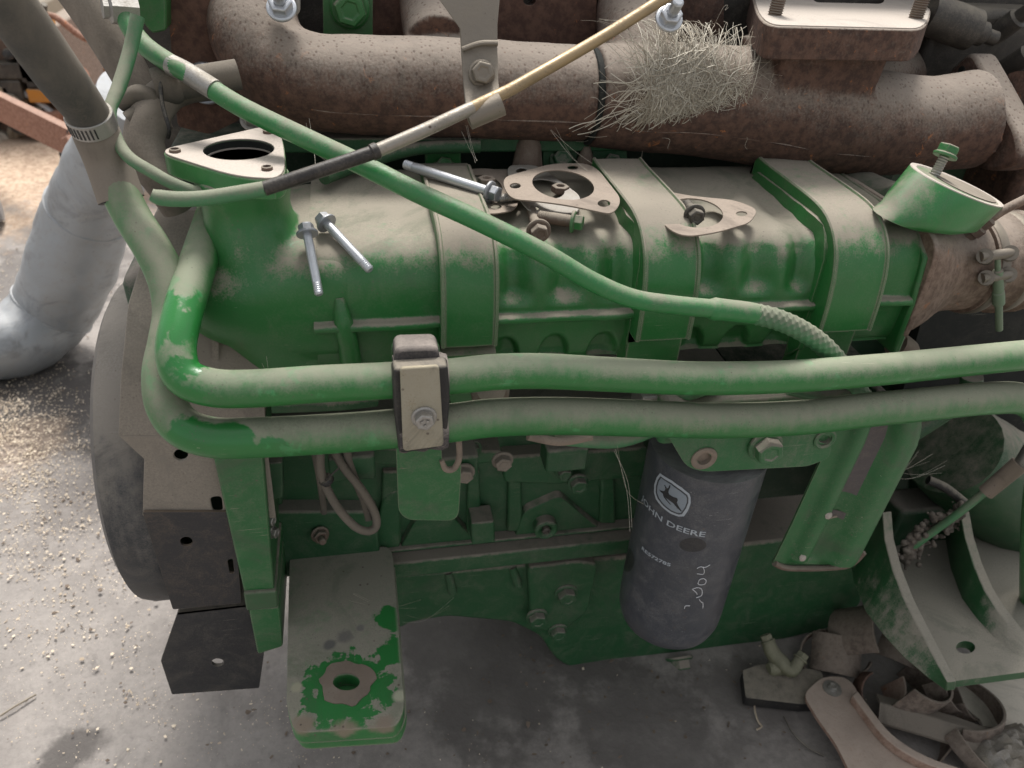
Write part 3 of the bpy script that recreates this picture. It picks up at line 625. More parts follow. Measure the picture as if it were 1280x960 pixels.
# --- exhaust manifold
def exhaust():
    m = MB()
    L1 = [(330, -45, .40, 50), (318, -5, .35, 53), (318, 38, .305, 56), (345, 82, .28, 57), (390, 101, .27, 57), (440, 106, .27, 58), (560, 110, .27, 59), (650, 115, .27, 58), (734, 118, .27, 57)]
    p, r = pr(L1); m.tube(p, r, 32, 8)
    p, r = pr([(548, 60, .30, 42), (545, 30, .34, 42), (540, -20, .40, 44)]); m.tube(p, r, 24, 6)
    ex = part(m, 'exhaust_manifold', 'rust', remesh=.003, rsm=8, smooth=180, cast=.003)
    m = MB()
    L2 = [(738, 120, .27, 60), (800, 124, .27, 64), (860, 125, .268, 66), (940, 134, .265, 68), (1020, 148, .262, 68), (1100, 156, .262, 62), (1160, 156, .262, 57), (1215, 150, .262, 60)]
    p, r = pr(L2); m.tube(p, r, 32, 8)
    p, r = pr([(800, 90, .29, 48), (795, 50, .33, 48), (795, 0, .40, 50)]); m.tube(p, r, 24, 6)
    p, r = pr([(1040, 120, .30, 42), (1105, 100, .36, 40), (1130, 90, .42, 40)]); m.tube(p, r, 24, 6)
    a = P(1003, 110, .262); b = P(1003, 60, .24); 
    m.loft([[a+Vector((sx*.052, sy*.044, -.01)) for sx, sy in ((-1, -1), (1, -1), (1, 1), (-1, 1))], [Vector((a.x, a.y, b.z))+Vector((sx*.058, sy*.046, 0)) for sx, sy in ((-1, -1), (1, -1), (1, 1), (-1, 1))]])
    part(m, 'rear_log', 'rust', ex, remesh=.003, rsm=8, smooth=180, cast=.003)
    # slip joint groove
    c = P(737, 120, .27); r = rad(57, c); part(MB().lathe(c-X*.004, X, [(r*1.0, 0), (r*1.03, .001), (r*1.03, .003), (r*.98, .004), (r*.98, .007)], 40), 'slip_joint', 'void', ex)
    # cast seam line on the lower flank
    for L, o in ((L1[3:], 1), (L2, 1)):
        pts = []
        for px, py, Yv, rr in L:
            q = P(px, py, Yv); R0 = rad(rr, q); pts.append(q+Vector((0, -math.cos(RAD(-22)), math.sin(RAD(-22))))*R0*.968)
        part(MB().tube(pts, .0018, 8, 6), 'mould_seam', 'rust', ex)
    # open mounting flange on top with two studs
    zf = P(1050, 36, .195).z
    ob = toZ(rp([(930, -40, 30), (1175, -60, 30), (1160, 38, 20), (950, 33, 24)], 20, 6), zf)
    hole = toZ(rp([(1012, -30), (1108, -34), (1105, 6), (1016, 4)], 8, 5), zf)
    fl = sheet('open_flange', ob, [hole], (0, 0, -.028), 'rust', ex, bevel=.003)
    sheet('flange_face', [q+Z*.001 for q in [lerp(q, sum(ob, Vector())/len(ob), .015) for q in ob]], [[h+Z*.001 for h in hole]], (0, 0, -.001), 'machined', ex, bevel=.0004)
    ctr = sum(hole, Vector())/len(hole); part(MB().box(ctr-Z*.03, .09, .07, .004), 'port_floor', 'void', ex)
    for px, py in ((968, 20), (1144, 24)):
        q = PZ(px, py, zf); rr = rad(9, q)
        prof = [(rr, 0)]+[(rr*(1.04 if i % 2 else .86), .002+i*.0011) for i in range(40)]+[(rr*.7, .047)]
        part(MB().lathe(q, (0.06, .0, 1), prof, 16), 'stud', 'rusty_bolt', ex)
    # right end flange, a thick lozenge seen from its left
    X1 = P(1228, 140, .262).x
    f = [PX(x, y, X1) for x, y in rp([(1182, 92, 14), (1214, 62, 12), (1240, 108, 30), (1272, 168, 20), (1274, 204, 14), (1238, 216, 14), (1190, 196, 20), (1176, 140, 30)], 10, 4)]
    part(MB().prism(f, (.03, .0, 0)), 'end_flange', 'rust', ex, bevel=.004)
    for px, py in ((1202, 88), (1242, 178)):
        q = PX(px, py, X1-.0006); part(MB().lathe(q, -X, [(rad(5, q), -.002), (rad(5, q), .0008)], 14), 'bolt_hole', 'void', ex)
    m = MB(); p, r = pr([(1262, 140, .262, 48), (1330, 145, .262, 50), (1480, 150, .262, 50)]); m.tube(p, r, 28, 1); part(m, 'outlet_pipe', 'rust', ex)
exhaust()

# --- the two big coolant tubes along the front
def tubes():
    U = [(1700, 405, .06), (1500, 424, .03), (1360, 437, .02), (1280, 444, .015), (1180, 454, .01), (1090, 463, 0), (980, 471, 0), (870, 473, 0), (760, 468, 0), (680, 464, 0), (620, 465, 0), (560, 471, 0), (480, 476, 0), (400, 480, 0), (310, 486, 0),
         (262, 484, 0), (230, 470, .006), (220, 440, .018), (225, 405, .036), (236, 365, .062), (249, 325, .095), (262, 285, .135), (272, 255, .17)]
    ps = pathpx(U); u = part(MB().tube(ps, .01435, 32, 8), 'coolant_tube', 'tube', label='upper of the two big front tubes, bright clean green at its left bend')
    Lw = [(1290, 780, .06), (1295, 660, .035), (1305, 570, .025), (1302, 524, .018), (1280, 500, .012), (1235, 498, .006), (1160, 505, 0), (1080, 513, -.005), (1000, 522, -.005), (900, 526, -.005), (800, 523, -.005), (700, 520, -.005), (620, 522, -.005),
          (560, 529, -.005), (480, 537, -.005), (400, 543, -.005), (320, 547, -.005), (268, 547, -.003), (229, 534, .004), (208, 505, .015), (204, 466, .03), (211, 428, .045), (216, 390, .062), (209, 350, .078), (190, 310, .095), (166, 272, .115), (146, 232, .13), (135, 205, .14)]
    ps = pathpx(Lw); l = part(MB().tube(ps, [.0158]*18+[.0155, .0152, .015, .0148, .0146, .0144, .0142, .014, .014, .014], 32, 8), 'coolant_tube', 'tube_low', label='lower and thicker of the two big front tubes, running up to the rubber sleeve')
    # slotted green bracket behind the tubes and the plated clamp over them
    Yb = .016
    br = sheet('tube_bracket', [PA(x, y, Yb, 0, 0) for x, y in rp([(489, 428, 10), (549, 428, 10), (556, 480, 2), (577, 540, 4), (576, 600, 8), (573, 651, 14), (510, 650, 14), (498, 640, 8), (495, 560, 3)], 8, 5)],
               [toY(rp([(551, 535), (572, 535), (572, 586), (553, 586)], 10, 6), Yb)], (0, .0035, 0), 'green_mid', eng, bevel=.0008)
    # raised curl around the slot
    pts, rr = pr([(573, 545, Yb-.001, 4), (574, 572, Yb-.001, 4), (567, 586, Yb-.001, 4), (557, 586, Yb-.001, 4), (552, 575, Yb-.001, 3)]); part(MB().tube(pts, rr, 10), 'slot_curl', 'gasket', br)
    # top tab and rubber pads
    m = MB(); m.prism(toY(rp([(494, 436), (548, 434), (552, 460), (492, 460)], 9), -.010), (0, .022, 0)); tp = part(m, 'rubber_pad', 'rubber', eng, bevel=.003, cast=.002)
    def wrapring(px, py, Yc, r, wpx, name='rubber_pad'):
        c = P(px, py, Yc); dx = rad(wpx/2, c); t = .004; rings = []
        for i in range(9):
            x = lerp(-dx, dx, i/8); rr = r+t+.001*math.sin(i*2.1)
            rings.append([c+Vector((x, math.cos(a)*rr, math.sin(a)*rr)) for a in [2*math.pi*j/28 for j in range(28)]])
        return part(MB().loft(rings), name, 'rubber', eng, cast=.0025)
    wrapring(526, 472, 0, .0142, 66); wrapring(528, 533, -.005, .0155, 60)
    f = toY(rp([(491, 462, 6), (560, 458, 6), (563, 500, 8), (558, 560, 6), (500, 566, 6), (493, 520, 8)], 6), -.0225); m = MB(); m.prism(f, (0, .014, 0)); part(m, 'rubber_pad', 'rubber_blk', eng, bevel=.002, cast=.004)
    cl = toY(rp([(500, 461, 5), (549, 458, 5), (555, 558, 6), (504, 565, 6)], 5), -.0285)
    pl = part(MB().prism(cl, (0, .004, 0)), 'clamp_plate', 'plate', eng, bevel=.0012)
    c = P(530, 521, -.0285); r = rad(12.5, c)
    hexm(c, FWD, r, r*.85, 1.3).build('bolt', 'steel', pl, smooth=25, bevel=.0005)
    for a in range(3):      # grade marks on the head
        q = c+FWD*(r*1.08)+Vector((math.cos(a*2.09+.6), 0, math.sin(a*2.09+.6)))*r*.33
        MB().lathe(q, FWD, [(r*.17, -r*.1), (r*.17, r*.10), (r*.1, r*.13)], 8).build('head_mark', 'steel', pl)
tubes()

def small_lines():
    # long green line crossing in front of everything, with pale sleeve, ferrule and braided end
    D = [(145, -60, .26), (150, -10, .25), (160, 28, .235), (180, 56, .22), (212, 79, .20), (245, 98, .18), (300, 133, .15), (380, 172, .115), (450, 205, .09), (520, 240, .066), (600, 277, .045), (680, 317, .03), (740, 352, .024), (790, 373, .02), (840, 381, .02), (892, 386, .02)]
    ps = pathpx(D); d = part(MB().tube(ps, .0078, 24, 8), 'crossing_line', 'tube2', label='slim glossy green tube running diagonally across the engine')
    a = [(214, 81, .199), (232, 90, .189), (250, 101, .177), (269, 113, .166)]
    part(MB().tube(pathpx(a), .0083, 24, 4), 'line_sleeve', 'steel', d, label='bare silver sleeve on the green line')
    m = MB(); b = pathpx([(886, 386, .02), (894, 386.5, .02), (902, 387, .02), (936, 391, .02), (944, 392.5, .02)]); m.tube(b, [.0079, .0098, .0092, .0092, .0088], 24, 3); part(m, 'ferrule', 'tube2', d)
    b = pathpx([(942, 392, .02), (970, 399, .02), (998, 411, .02), (1024, 428, .022), (1046, 450, .026), (1062, 472, .03), (1080, 498, .034)])
    fn = lambda i, j: 1+.09*abs(math.sin(i*.42+j*math.pi/4))-.09*abs(math.cos(i*.42-j*math.pi/4))
    part(MB().tube(b, .0088, 32, 26, fn=fn), 'braided_hose', 'tube3', d)
    # dipstick pipe: green tip, burnt black, chipped silver, bare gold
    T = [(189, 243, .045), (200, 247, .045), (225, 249, .045), (262, 247, .046), (330, 236, .05), (400, 213, .058), (462, 192, .066), (470, 189, .067), (530, 163, .078), (590, 135, .095), (628, 117, .107), (640, 111, .11), (700, 77, .13), (760, 42, .15), (830, -2, .17), (880, -34, .18)]
    tp = pathpx(T)
    t0 = part(MB().tube(tp[:5], [.004, .0054, .0053, .0053, .0053], 18, 8), 'dipstick_tube', 'tube3', label='thin tube with green tip turning black, silver and gold towards the upper right')
    part(MB().tube(tp[4:8], .0052, 18, 8), 'burnt_section', 'burnt', t0)
    part(MB().tube(tp[7:10], .0050, 18, 8), 'silver_section', 'silver', t0)
    part(MB().tube(tp[9:], .0048, 18, 8), 'gold_section', 'gold', t0)
    m = MB(); q = tp[7]; t = (tp[8]-tp[6]).normalized(); m.lathe(q-t*.004, t, [(.0054, 0), (.0062, .001), (.0062, .005), (.0054, .006)], 18); part(m, 'collar', 'burnt', t0)
    # small green line at the left
    G = [(172, 20, .20), (163, 62, .19), (150, 105, .17), (138, 136, .15), (140, 158, .14), (150, 182, .13), (164, 199, .12), (190, 215, .11), (215, 229, .105), (245, 240, .105), (275, 246, .11)]
    g = part(MB().tube(pathpx(G), [.0054]*3+[.0047]*8, 16, 8), 'thin_line', 'tube3')
    c = P(133, 150, .135); r = rad(11, c); part(MB().lathe(c, (-.4, -.9, .2), [(r, 0), (r, .003), (r*.8, .005), (r*.75, .008), (r*.5, .009)], 20), 'line_clip', 'hose_tan', g)
    # twisted steel clip holding the dipstick pipe
    Yc = .135
    k = MB()
    front = [(545, -6, .16), (625, -4, .16)], [(575, 36, .150), (622, 30, .150)], [(577, 70, .142), (622, 62, .142)], [(580, 110, .128), (623, 98, .130)], [(583, 140, .108), (625, 122, .112)], [(586, 153, .098), (627, 134, .100)]
    rings = []
    for a, b in front:
        A, B = P(*a), P(*b); n = (B-A).cross(Z).normalized(); n = n if n.y > 0 else -n
        rings.append([A, B, B+n*.003, A+n*.003])
    cp = part(k.loft(rings), 'pipe_clip', 'clip', bevel=.0008, label='bent brown steel clip bolted above the dipstick tube')
    A, B = P(585, 148, .098), P(627, 130, .1); part(MB().tube([A, B], [.0088, .0088], 20, 1), 'clip_sleeve', 'clip', cp)
    A, B = P(578, 62, .1405), P(622, 54, .1405); part(MB().tube([A, (A+B)/2+Z*.002, B], .0022, 10, 6), 'clip_rib', 'clip', cp)
    c = P(602, 92, .132); hexm(c, (0, -.95, .3), rad(14, c), flange=1.2).build('bolt', 'clip', cp, smooth=25, bevel=.0006)
small_lines()

def hoses():
    p, r = pr([(-160, -260, .02, 44), (-45, -60, .06, 36), (0, -8, .075, 34), (40, 46, .09, 32), (75, 95, .105, 30), (105, 135, .125, 26), (120, 160, .135, 25)])
    h = part(MB().tube(p, r, 28), 'radiator_hose', 'hose', label='fat grey hose entering from the upper left corner, banded at its end')
    p, r = pr([(108, 140, .128, 26), (122, 170, .136, 28), (136, 205, .138, 27), (152, 250, .128, 27.5)])
    m = MB(); m.tube(p, r, 28); sl = part(m, 'hose_sleeve', 'hose_tan', h)
    e = p[-1]; t = (p[-1]-p[-2]).normalized(); part(MB().lathe(e-t*.002, t, [(r[-1]*.93, 0), (r[-1]*.93, .0025)], 28), 'sleeve_mouth', 'rubber_blk', h)
    c = P(114, 151, .131); t = (p[1]-p[0]).normalized(); R_ = rad(28.5, c)
    bd = part(MB().lathe(c-t*.0065, t, [(R_*.97, 0), (R_, .0005), (R_, .0125), (R_*.97, .013)], 40), 'hose_band', 'steel', h)
    sd_ = t.cross(FWD).normalized(); fr = sd_.cross(t).normalized()
    if fr.y > 0: fr = -fr
    for i in range(11):
        a = RAD(-62+i*10); n = (fr*math.cos(a)+sd_*math.sin(a)).normalized()
        if sd_.x < 0: n = (fr*math.cos(a)-sd_*math.sin(a)).normalized()
        if i > 8: continue
        u = t; v = n.cross(t); q = c+n*R_*1.0
        part(MB().prism([q+u*.0045+v*.0005, q+u*.0045-v*.0005, q-u*.0045-v*.0005, q-u*.0045+v*.0005], n*.0004), 'band_slot', 'rubber_blk', bd) if False else part(MB().loft([[q+u*.0042+v*.0006, q+u*.0042-v*.0006, q-u*.0042-v*.0006, q-u*.0042+v*.0006], [w_+n*.00035 for w_ in (q+u*.0042+v*.0006, q+u*.0042-v*.0006, q-u*.0042-v*.0006, q-u*.0042+v*.0006)]]), 'band_slot', 'rubber_blk', h)
    p, r = pr([(-20, -240, .33, 30), (62, -60, .30, 27), (98, -10, .29, 26), (130, 38, .28, 25), (160, 88, .27, 24), (182, 130, .26, 22), (196, 165, .25, 20)])
    part(MB().tube(p, r, 24), 'heater_hose', 'hose_tan', label='second dusty hose running parallel behind the fat one')
    p, r = pr([(262, 108, .24, 17), (232, 110, .23, 19), (206, 120, .215, 22), (188, 145, .20, 24), (180, 175, .19, 24), (188, 205, .18, 24), (206, 232, .17, 22), (222, 262, .17, 19)])
    e = part(MB().tube(p, r, 26), 'elbow_hose', 'hose_tan')
    c = P(206, 108, .21); part(MB().lathe(c, (1, .25, .12), [(.0145, -.008), (.0155, -.006), (.0155, .006), (.0145, .01), (.0125, .012), (.0125, .06)], 24), 'hose_neck', 'hose', e)
    pts = pathpx([(200, 97, .2), (203, 130, .185), (211, 160, .175), (210, 172, .18)]); part(MB().tube(pts, .0016, 8), 'spring_clip', 'rubber_blk', e)
    # slotted metal tab between hoses
    p, r = pr([(150, 132, .2, 9), (172, 118, .2, 12), (192, 128, .2, 12), (160, 150, .19, 10)]); part(MB().tube(p, r, 16), 'bracket_lug', 'hose', e)
    c = P(138, 10, .24); part(MB().lathe(c, (-.9, -.35, .1), [(.013, -.02), (.013, .0), (.009, .002), (.009, .006)], 6), 'hex_nut', 'steel', e)
    m = MB(); m.prism(toY(rp([(168, -40), (207, -40), (208, 38), (190, 42), (172, 20)], 4), .275), (0, .05, 0)); part(m, 'green_housing', 'green', eng, bevel=.002)
    m = MB(); m.prism(toY(rp([(188, -40), (206, -40), (206, 42), (196, 42)], 2), .27), (0, .01, 0)); 
hoses()

# --- round damper, sheet steel guard and the black brackets at the front end
def front_end():
    c = P(172, 545, .155); X0 = P(172, 545, .155).x-.03
    c = Vector((-.222, .25, .418)); R_ = .18
    prof = [(R_*.5, -.03), (R_*.93, -.028), (R_*.985, -.022), (R_, -.012), (R_, .018), (R_*.985, .026), (R_*.955, .030), (R_*.90, .030), (R_*.88, .026), (R_*.6, .024), (R_*.3, .05)]
    dm = part(MB().lathe(c, X, prof, 72), 'damper_pulley', 'damper', label='big dusty black disc at the left end, half hidden by the steel guard', smooth=40)
    # guard: three folded bands, from leaning top to upright middle to black foot
    t = (0, .003, 0)
    def PQ(L): return [P(*q) for q in L]
    g = MB().loft([PQ([(196, 262, .19), (268, 262, .19), (272, 262, .1935), (200, 262, .1935)]),
                   PQ([(160, 380, .115), (320, 370, .118), (322, 370, .122), (162, 380, .119)]),
                   PQ([(151, 470, .085), (330, 470, .085), (330, 470, .089), (151, 470, .089)]),
                   PQ([(148, 545, .072), (332, 545, .072), (332, 545, .076), (148, 545, .076)])])
    gd = part(g, 'guard_sheet', 'panel', bevel=.0008, label='bent grey steel sheet caked in dust left of the block')
    mid = sheet('guard_panel', toY([(148, 545), (332, 545), (345, 648), (178, 645), (180, 574)], .072), [toY(ell(226, 569, 9, 7, 16), .072), toY(rp([(262, 622), (277, 620), (279, 640), (266, 640)], 6), .072)], t, 'panel', gd, bevel=.0008)
    m = MB(); m.loft([PQ([(262, 380, .105), (272, 380, .105), (272, 380, .12), (262, 380, .12)]), PQ([(272, 575, .066), (276, 575, .066), (276, 575, .08), (272, 575, .08)])]); part(m, 'guard_rib', 'panel', gd)
    Yk = .069
    ft = sheet('guard_foot', toY(rp([(178, 640), (292, 640), (302, 754), (216, 762)], 3), Yk), [toY(ell(233, 677, 8, 6, 14), Yk), toY(rp([(284, 700), (291, 698), (293, 717), (287, 717)], 3), Yk)], t, 'black_worn', gd, bevel=.0008, label='scuffed black lower part of the guard')
    # front plate of the block: upright flange with step
    f = toY(rp([(264, 560), (328, 560), (343, 742), (306, 744)], 3), .060); fr = part(MB().prism(f, (0, .10, 0)), 'front_flange', 'green_mid', bevel=.003)
    f = toY(rp([(304, 742), (346, 739), (348, 760), (308, 764)], 3), .056); part(MB().prism(f, (0, .10, 0)), 'flange_step', 'green_mid', fr, bevel=.003)
    f = toY(rp([(311, 762), (349, 759), (354, 808), (322, 818)], 4), .060); part(MB().prism(f, (0, .10, 0)), 'flange_toe', 'green_mid', fr, bevel=.003)
    f = [PX(x, y, P(338, 600, .1).x) for x, y in rp([(334, 575), (352, 575), (354, 625), (336, 628)], 3)]
    m = MB(); m.prism(toY(rp([(335, 580), (353, 578), (354, 622), (337, 626)], 3), .10), (0, .02, 0)); part(m, 'flange_lug', 'green_shaded_dirty', fr, bevel=.002)
    for px, py in ((340, 665), (336, 650)): bolt(px, py, .075, 7, (.9, -.4, 0), fr, 'steel')
    # black angle at the bottom
    bt = toY(rp([(222, 766), (308, 756), (330, 818), (324, 860), (215, 868), (201, 826)], 2), .075)
    bk = sheet('black_bracket', bt, [toY(ell(272, 828, 8, 5, 14), .075)], (0, .004, 0), 'black', eng, bevel=.0008, label='flat black angle bracket hanging lowest at the left')
    a = P(222, 766, .075), P(308, 756, .075)
    part(MB().loft([[a[0], a[1], a[1]-Z*.003, a[0]-Z*.003], [q+Vector((0, .07, 0)) for q in (a[0], a[1], a[1]-Z*.003, a[0]-Z*.003)]]), 'bracket_return', 'black', bk)
    # dark inner corner with an old bolt between flange and foot
    m = MB(); m.prism(toY([(345, 640), (470, 640), (478, 720), (350, 722)], .155), (0, .05, 0)); part(m, 'corner_casting', 'green_shaded_dirty', blk, bevel=.003)
    bolt(400, 668, .15, 9, (.2, -.9, .2), blk, 'rusty_bolt', stub=.008)
front_end()

# --- engine mounts
def mounts():
    z = .30
    o = toZ(rp([(362, 692, 10), (490, 682, 14), (498, 780, 10), (506, 885, 22), (496, 908, 10), (368, 916, 14), (358, 880, 10), (360, 780, 10)], 8, 4), z)
    hole = toZ(ell(433, 853, 17, 11, 22), z)
    f = sheet('mount_foot', o, [hole], (0, 0, -.019), 'foot', eng, bevel=.005, label='dusty green mounting foot reaching out at the lower left, paint worn round its hole')
    o2 = [q+Vector((.002, .004, -.0195)) for q in o]; sheet('foot_packer', o2, [], (0, 0, -.016), 'foot', f, bevel=.003)
    c = PZ(433, 853, z+.0012); R_ = rad(37, c)
    ring = [c+Vector((math.cos(a)*R_*.9*(1+.10*math.sin(3*a+1)+.05*math.sin(7*a)+.04*math.sin(11*a+2)), math.sin(a)*R_*.85*(1+.09*math.sin(4*a)+.05*math.sin(9*a+1)), 0)) for a in [2*math.pi*i/36 for i in range(36)]]
    sheet('washer_print', ring, [[q+Z*.0012 for q in hole]], (0, 0, -.001), 'label_ring', f, bevel=0)
    # right mount: base plate with two curved cheek ribs
    z = .185
    o = toZ(rp([(1100, 690, 6), (1235, 640, 4), (1420, 780, 4), (1420, 822, 4), (1187, 852, 10)], 6, 4), z)
    b = sheet('mount_base', o, [toZ(ell(1207, 809, 12, 8, 20), z)], (0, 0, -.014), 'green_top2', eng, bevel=.002, label='green mount bracket with curved ribs at the lower right')
    def cheek(top, bot, wpx, mat):
        rings = []
        for (a, b_) in zip(top, bot):
            A, B = P(*a), P(*b_); wv = Vector((rad(wpx, A), 0, 0)); rings.append([A, A+wv, B+wv, B])
        rr = []
        for i in range(len(rings)-1):
            for j in range(6): rr.append([rings[i][k].lerp(rings[i+1][k], j/6) for k in range(4)])
        rr.append(rings[-1])
        return part(MB().loft(rr), 'cheek_rib', mat, b, bevel=.0012, smooth=40)
    zt = [.305, .275, .25, .228, .21, .198, .190]
    t1 = [(1103, 640), (1106, 675), (1116, 712), (1130, 748), (1148, 784), (1168, 822), (1184, 853)]
    b1 = [(1062, 690), (1066, 725), (1082, 765), (1106, 796), (1130, 822), (1158, 846), (1183, 864)]
    def zs(L, zz): return [(x, y, PZ(x, y, q).y) for (x, y), q in zip(L, zz)]
    cheek(zs(t1, zt), zs(b1, [.172]*7), 13, 'green_top2')
    t2 = [(1200, 640), (1206, 672), (1216, 704), (1230, 736), (1248, 764), (1270, 792), (1300, 816)]
    b2 = [(1180, 665), (1188, 712), (1202, 750), (1220, 775), (1242, 800), (1266, 820), (1296, 840)]
    cheek(zs(t2, zt), zs(b2, [.182]*7), 13, 'green_top2')
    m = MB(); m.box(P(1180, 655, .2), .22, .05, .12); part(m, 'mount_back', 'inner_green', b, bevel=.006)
M['label_ring'] = paint('bare_worn_metal', (.20, .155, .12), lo=1.2, hi=2.2, rough=.6, film=.3)
M['green_top2'] = paint('green_paint_mount', (.014, .09, .027), lo=.0, hi=.6, film=.1, dust=(.30, .275, .225), edge=.6, rough=.5)
mounts()

# --- filter head, canister with its print, deflector panel
def filter_():
    Yh = .0
    f = rp([(832, 540), (1040, 535), (1038, 572, 10), (1010, 583, 8), (880, 590, 14), (858, 584, 14)], 8, 4)
    h = sheet('filter_head', toY(f, .012), [toY(ell(880, 573, 9, 8, 16), .012), toY(ell(1031, 549, 8, 5, 14), .012)], (0, .05, 0), 'green_shaded_dirty2', eng, bevel=.003)
    for cx, cy, r in ((880, 573, 17), (1031, 549, 15)):
        q = P(cx, cy, .0115); R_ = rad(r, q); R2 = rad(9.5, q)
        part(MB().lathe(q, FWD, [(R2, -.02), (R2, .001), (R_*.85, .0022), (R_, .001), (R_*1.05, -.004)], 24) if False else MB().lathe(q+Y*.0, FWD, [(R_*1.03, -.004), (R_, .001), (R_*.85, .002), (R2, .001), (R2*.95, -.012), (R2*.3, -.013)], 24), 'boss', 'gasket' if cx < 900 else 'green_shaded_dirty2', h)
    bolt(956, 557, .010, 18, FWD, h, 'green_shaded_dirty2')
    m = MB(); m.box(P(930, 500, .055), .19, .06, .05); part(m, 'head_casting', 'green_shaded_dirty2', h, bevel=.006)
    for L, r in (([(690, 545, .05), (770, 550, .05), (830, 530, .06)], .008), ([(830, 500, .05), (870, 490, .03), (900, 478, .04)], .006), ([(985, 486, .03), (1030, 497, .03), (1060, 505, .04)], .006)):
        part(MB().tube(pathpx(L), r, 14), 'oil_line', 'tube3', h)
    A = Vector((.340, .064)); R_ = .0600
    zb_ = P(838, 792, .02).z-.0; zt_ = .50
    ztop, zbot = .50, .232
    can = part(MB().lathe((A.x, A.y, 0), Z, [(R_*.3, zbot-.0035), (R_*.62, zbot-.0015), (R_*.80, zbot+.004), (R_*.93, zbot+.013), (R_*.99, zbot+.026), (R_, zbot+.04), (R_, ztop)], 72), 'oil_filter', 'filter', label='black oil filter canister with grey and white print', smooth=60)
    c0 = Vector((A.x, A.y))
    def hit(px, py):
        d = ray(px, py); o2 = Vector((CAM.x-A.x, CAM.y-A.y)); d2 = Vector((d.x, d.y)); a = d2.dot(d2); b = 2*o2.dot(d2); c = o2.dot(o2)-R_*R_
        t = (-b-math.sqrt(max(0, b*b-4*a*c)))/(2*a); q = CAM+d*t; an = math.atan2(q.y-A.y, q.x-A.x); return (an-2*math.pi if an > 1.6 else an)*R_, q.z
    def cmap(s, z, off): a = s/R_; return Vector((A.x+math.cos(a)*(R_+off), A.y+math.sin(a)*(R_+off), z))
    def onto(bm, name, mat, off=.0004):
        for _ in range(3):
            es = [e for e in bm.edges if abs(e.verts[0].co.x-e.verts[1].co.x) > .004]
            if not es: break
            bmesh.ops.subdivide_edges(bm, edges=es, cuts=1); bmesh.ops.triangulate(bm, faces=bm.faces)
        for v in bm.verts: v.co = cmap(v.co.x, v.co.y, off)
        bmesh.ops.recalc_face_normals(bm, faces=bm.faces)
        me = bpy.data.meshes.new(name); bm.to_mesh(me); bm.free(); return finish(me, name, mat, can)
    def decal(loops, name, mat, off=.0004, px=True):
        bm = bmesh.new(); es = []
        for L in loops:
            vs = [bm.verts.new((*(hit(*q) if px else q), 0)) for q in L]; es += [bm.edges.new((vs[i], vs[(i+1) % len(vs)])) for i in range(len(vs))]
        bmesh.ops.triangle_fill(bm, edges=es, use_beauty=True, normal=(0, 0, 1)); return onto(bm, name, mat, off)
    def txt(s, p0, p1, h, name, mat, bold=.0, caps=None):
        a, b = hit(*p0), hit(*p1)
        cu = bpy.data.curves.new('t', 'FONT'); cu.body = s; cu.size = 1; cu.offset = bold; cu.resolution_u = 2
        to = bpy.data.objects.new('t', cu); COL.objects.link(to); dg = bpy.context.evaluated_depsgraph_get(); me = bpy.data.meshes.new_from_object(to.evaluated_get(dg))
        bpy.data.objects.remove(to); xs = [v.co.x for v in me.vertices]; w_ = max(xs)
        bm = bmesh.new(); bm.from_mesh(me); bmesh.ops.triangulate(bm, faces=bm.faces)
        zc = (a[1]+b[1])/2; slope = (b[1]-a[1])/(b[0]-a[0])
        for v in bm.verts:
            sx = a[0]+(b[0]-a[0])*v.co.x/w_; v.co = Vector((sx, a[1]+(sx-a[0])*slope+v.co.y*h, 0))
        return onto(bm, name, mat)
    kx, ky = 120/1152, 100/960
    z = lambda L: [(790+x*kx, 580+y*ky) for x, y in L]
    outer = z([(340, 108), (300, 160), (270, 250), (268, 340), (290, 420), (360, 510), (460, 590), (560, 628), (625, 625), (672, 560), (705, 470), (705, 400), (690, 355), (600, 280), (480, 195)])
    inner = z([(345, 145), (312, 190), (290, 270), (288, 340), (310, 410), (375, 495), (470, 570), (560, 605), (600, 600), (650, 530), (678, 460), (678, 405), (665, 368), (590, 310), (475, 225)])
    decal([outer, inner], 'emblem_border', 'print')
    field = z([(352, 165), (325, 205), (305, 275), (303, 340), (325, 405), (385, 482), (470, 552), (560, 588), (590, 582), (635, 520), (660, 455), (660, 410), (648, 380), (585, 328), (472, 245)])
    decal([field], 'emblem_field', 'print_dim', off=.0003)
    deer = z([(330, 300), (352, 318), (392, 322), (405, 300), (400, 268), (388, 255), (400, 250), (412, 270), (425, 290), (440, 285), (452, 255), (465, 250), (462, 280), (448, 305), (440, 335), (450, 362), (500, 392), (545, 405), (553, 430), (540, 460), (560, 500), (600, 560), (590, 565), (545, 525), (500, 470), (440, 425), (400, 395), (470, 480), (462, 486), (385, 395), (372, 350), (350, 335)])
    decal([deer], 'emblem_animal', 'filter_dark', off=.0006)
    txt('JOHN DEERE', (803, 624), (881, 671), .0098, 'lettering', 'print', .012)
    txt('RE572785', (802, 686), (838, 708), .0064, 'part_number', 'print', .02)
    k2x, k2y = 80/768, 100/960
    z2 = lambda L: [(840+x*k2x, 680+y*k2y) for x, y in L]
    for L in ([(300, 290), (340, 270), (400, 275), (455, 245)], [(370, 275), (385, 315), (372, 358), (300, 352)], [(310, 470), (330, 425), (380, 412), (408, 440), (385, 480), (330, 485), (310, 470)],
              [(240, 540), (300, 520), (350, 535), (360, 580), (345, 620), (290, 640)], [(250, 545), (290, 580), (300, 600)], [(325, 660), (345, 690), (368, 705), (368, 765)], [(150, 770), (160, 740), (215, 738)]):
        pts = [cmap(*hit(*q), .0005) for q in z2(L)]
        MB().tube(pts, .00036, 6, 5).build('marker_stroke', 'chalk', can)
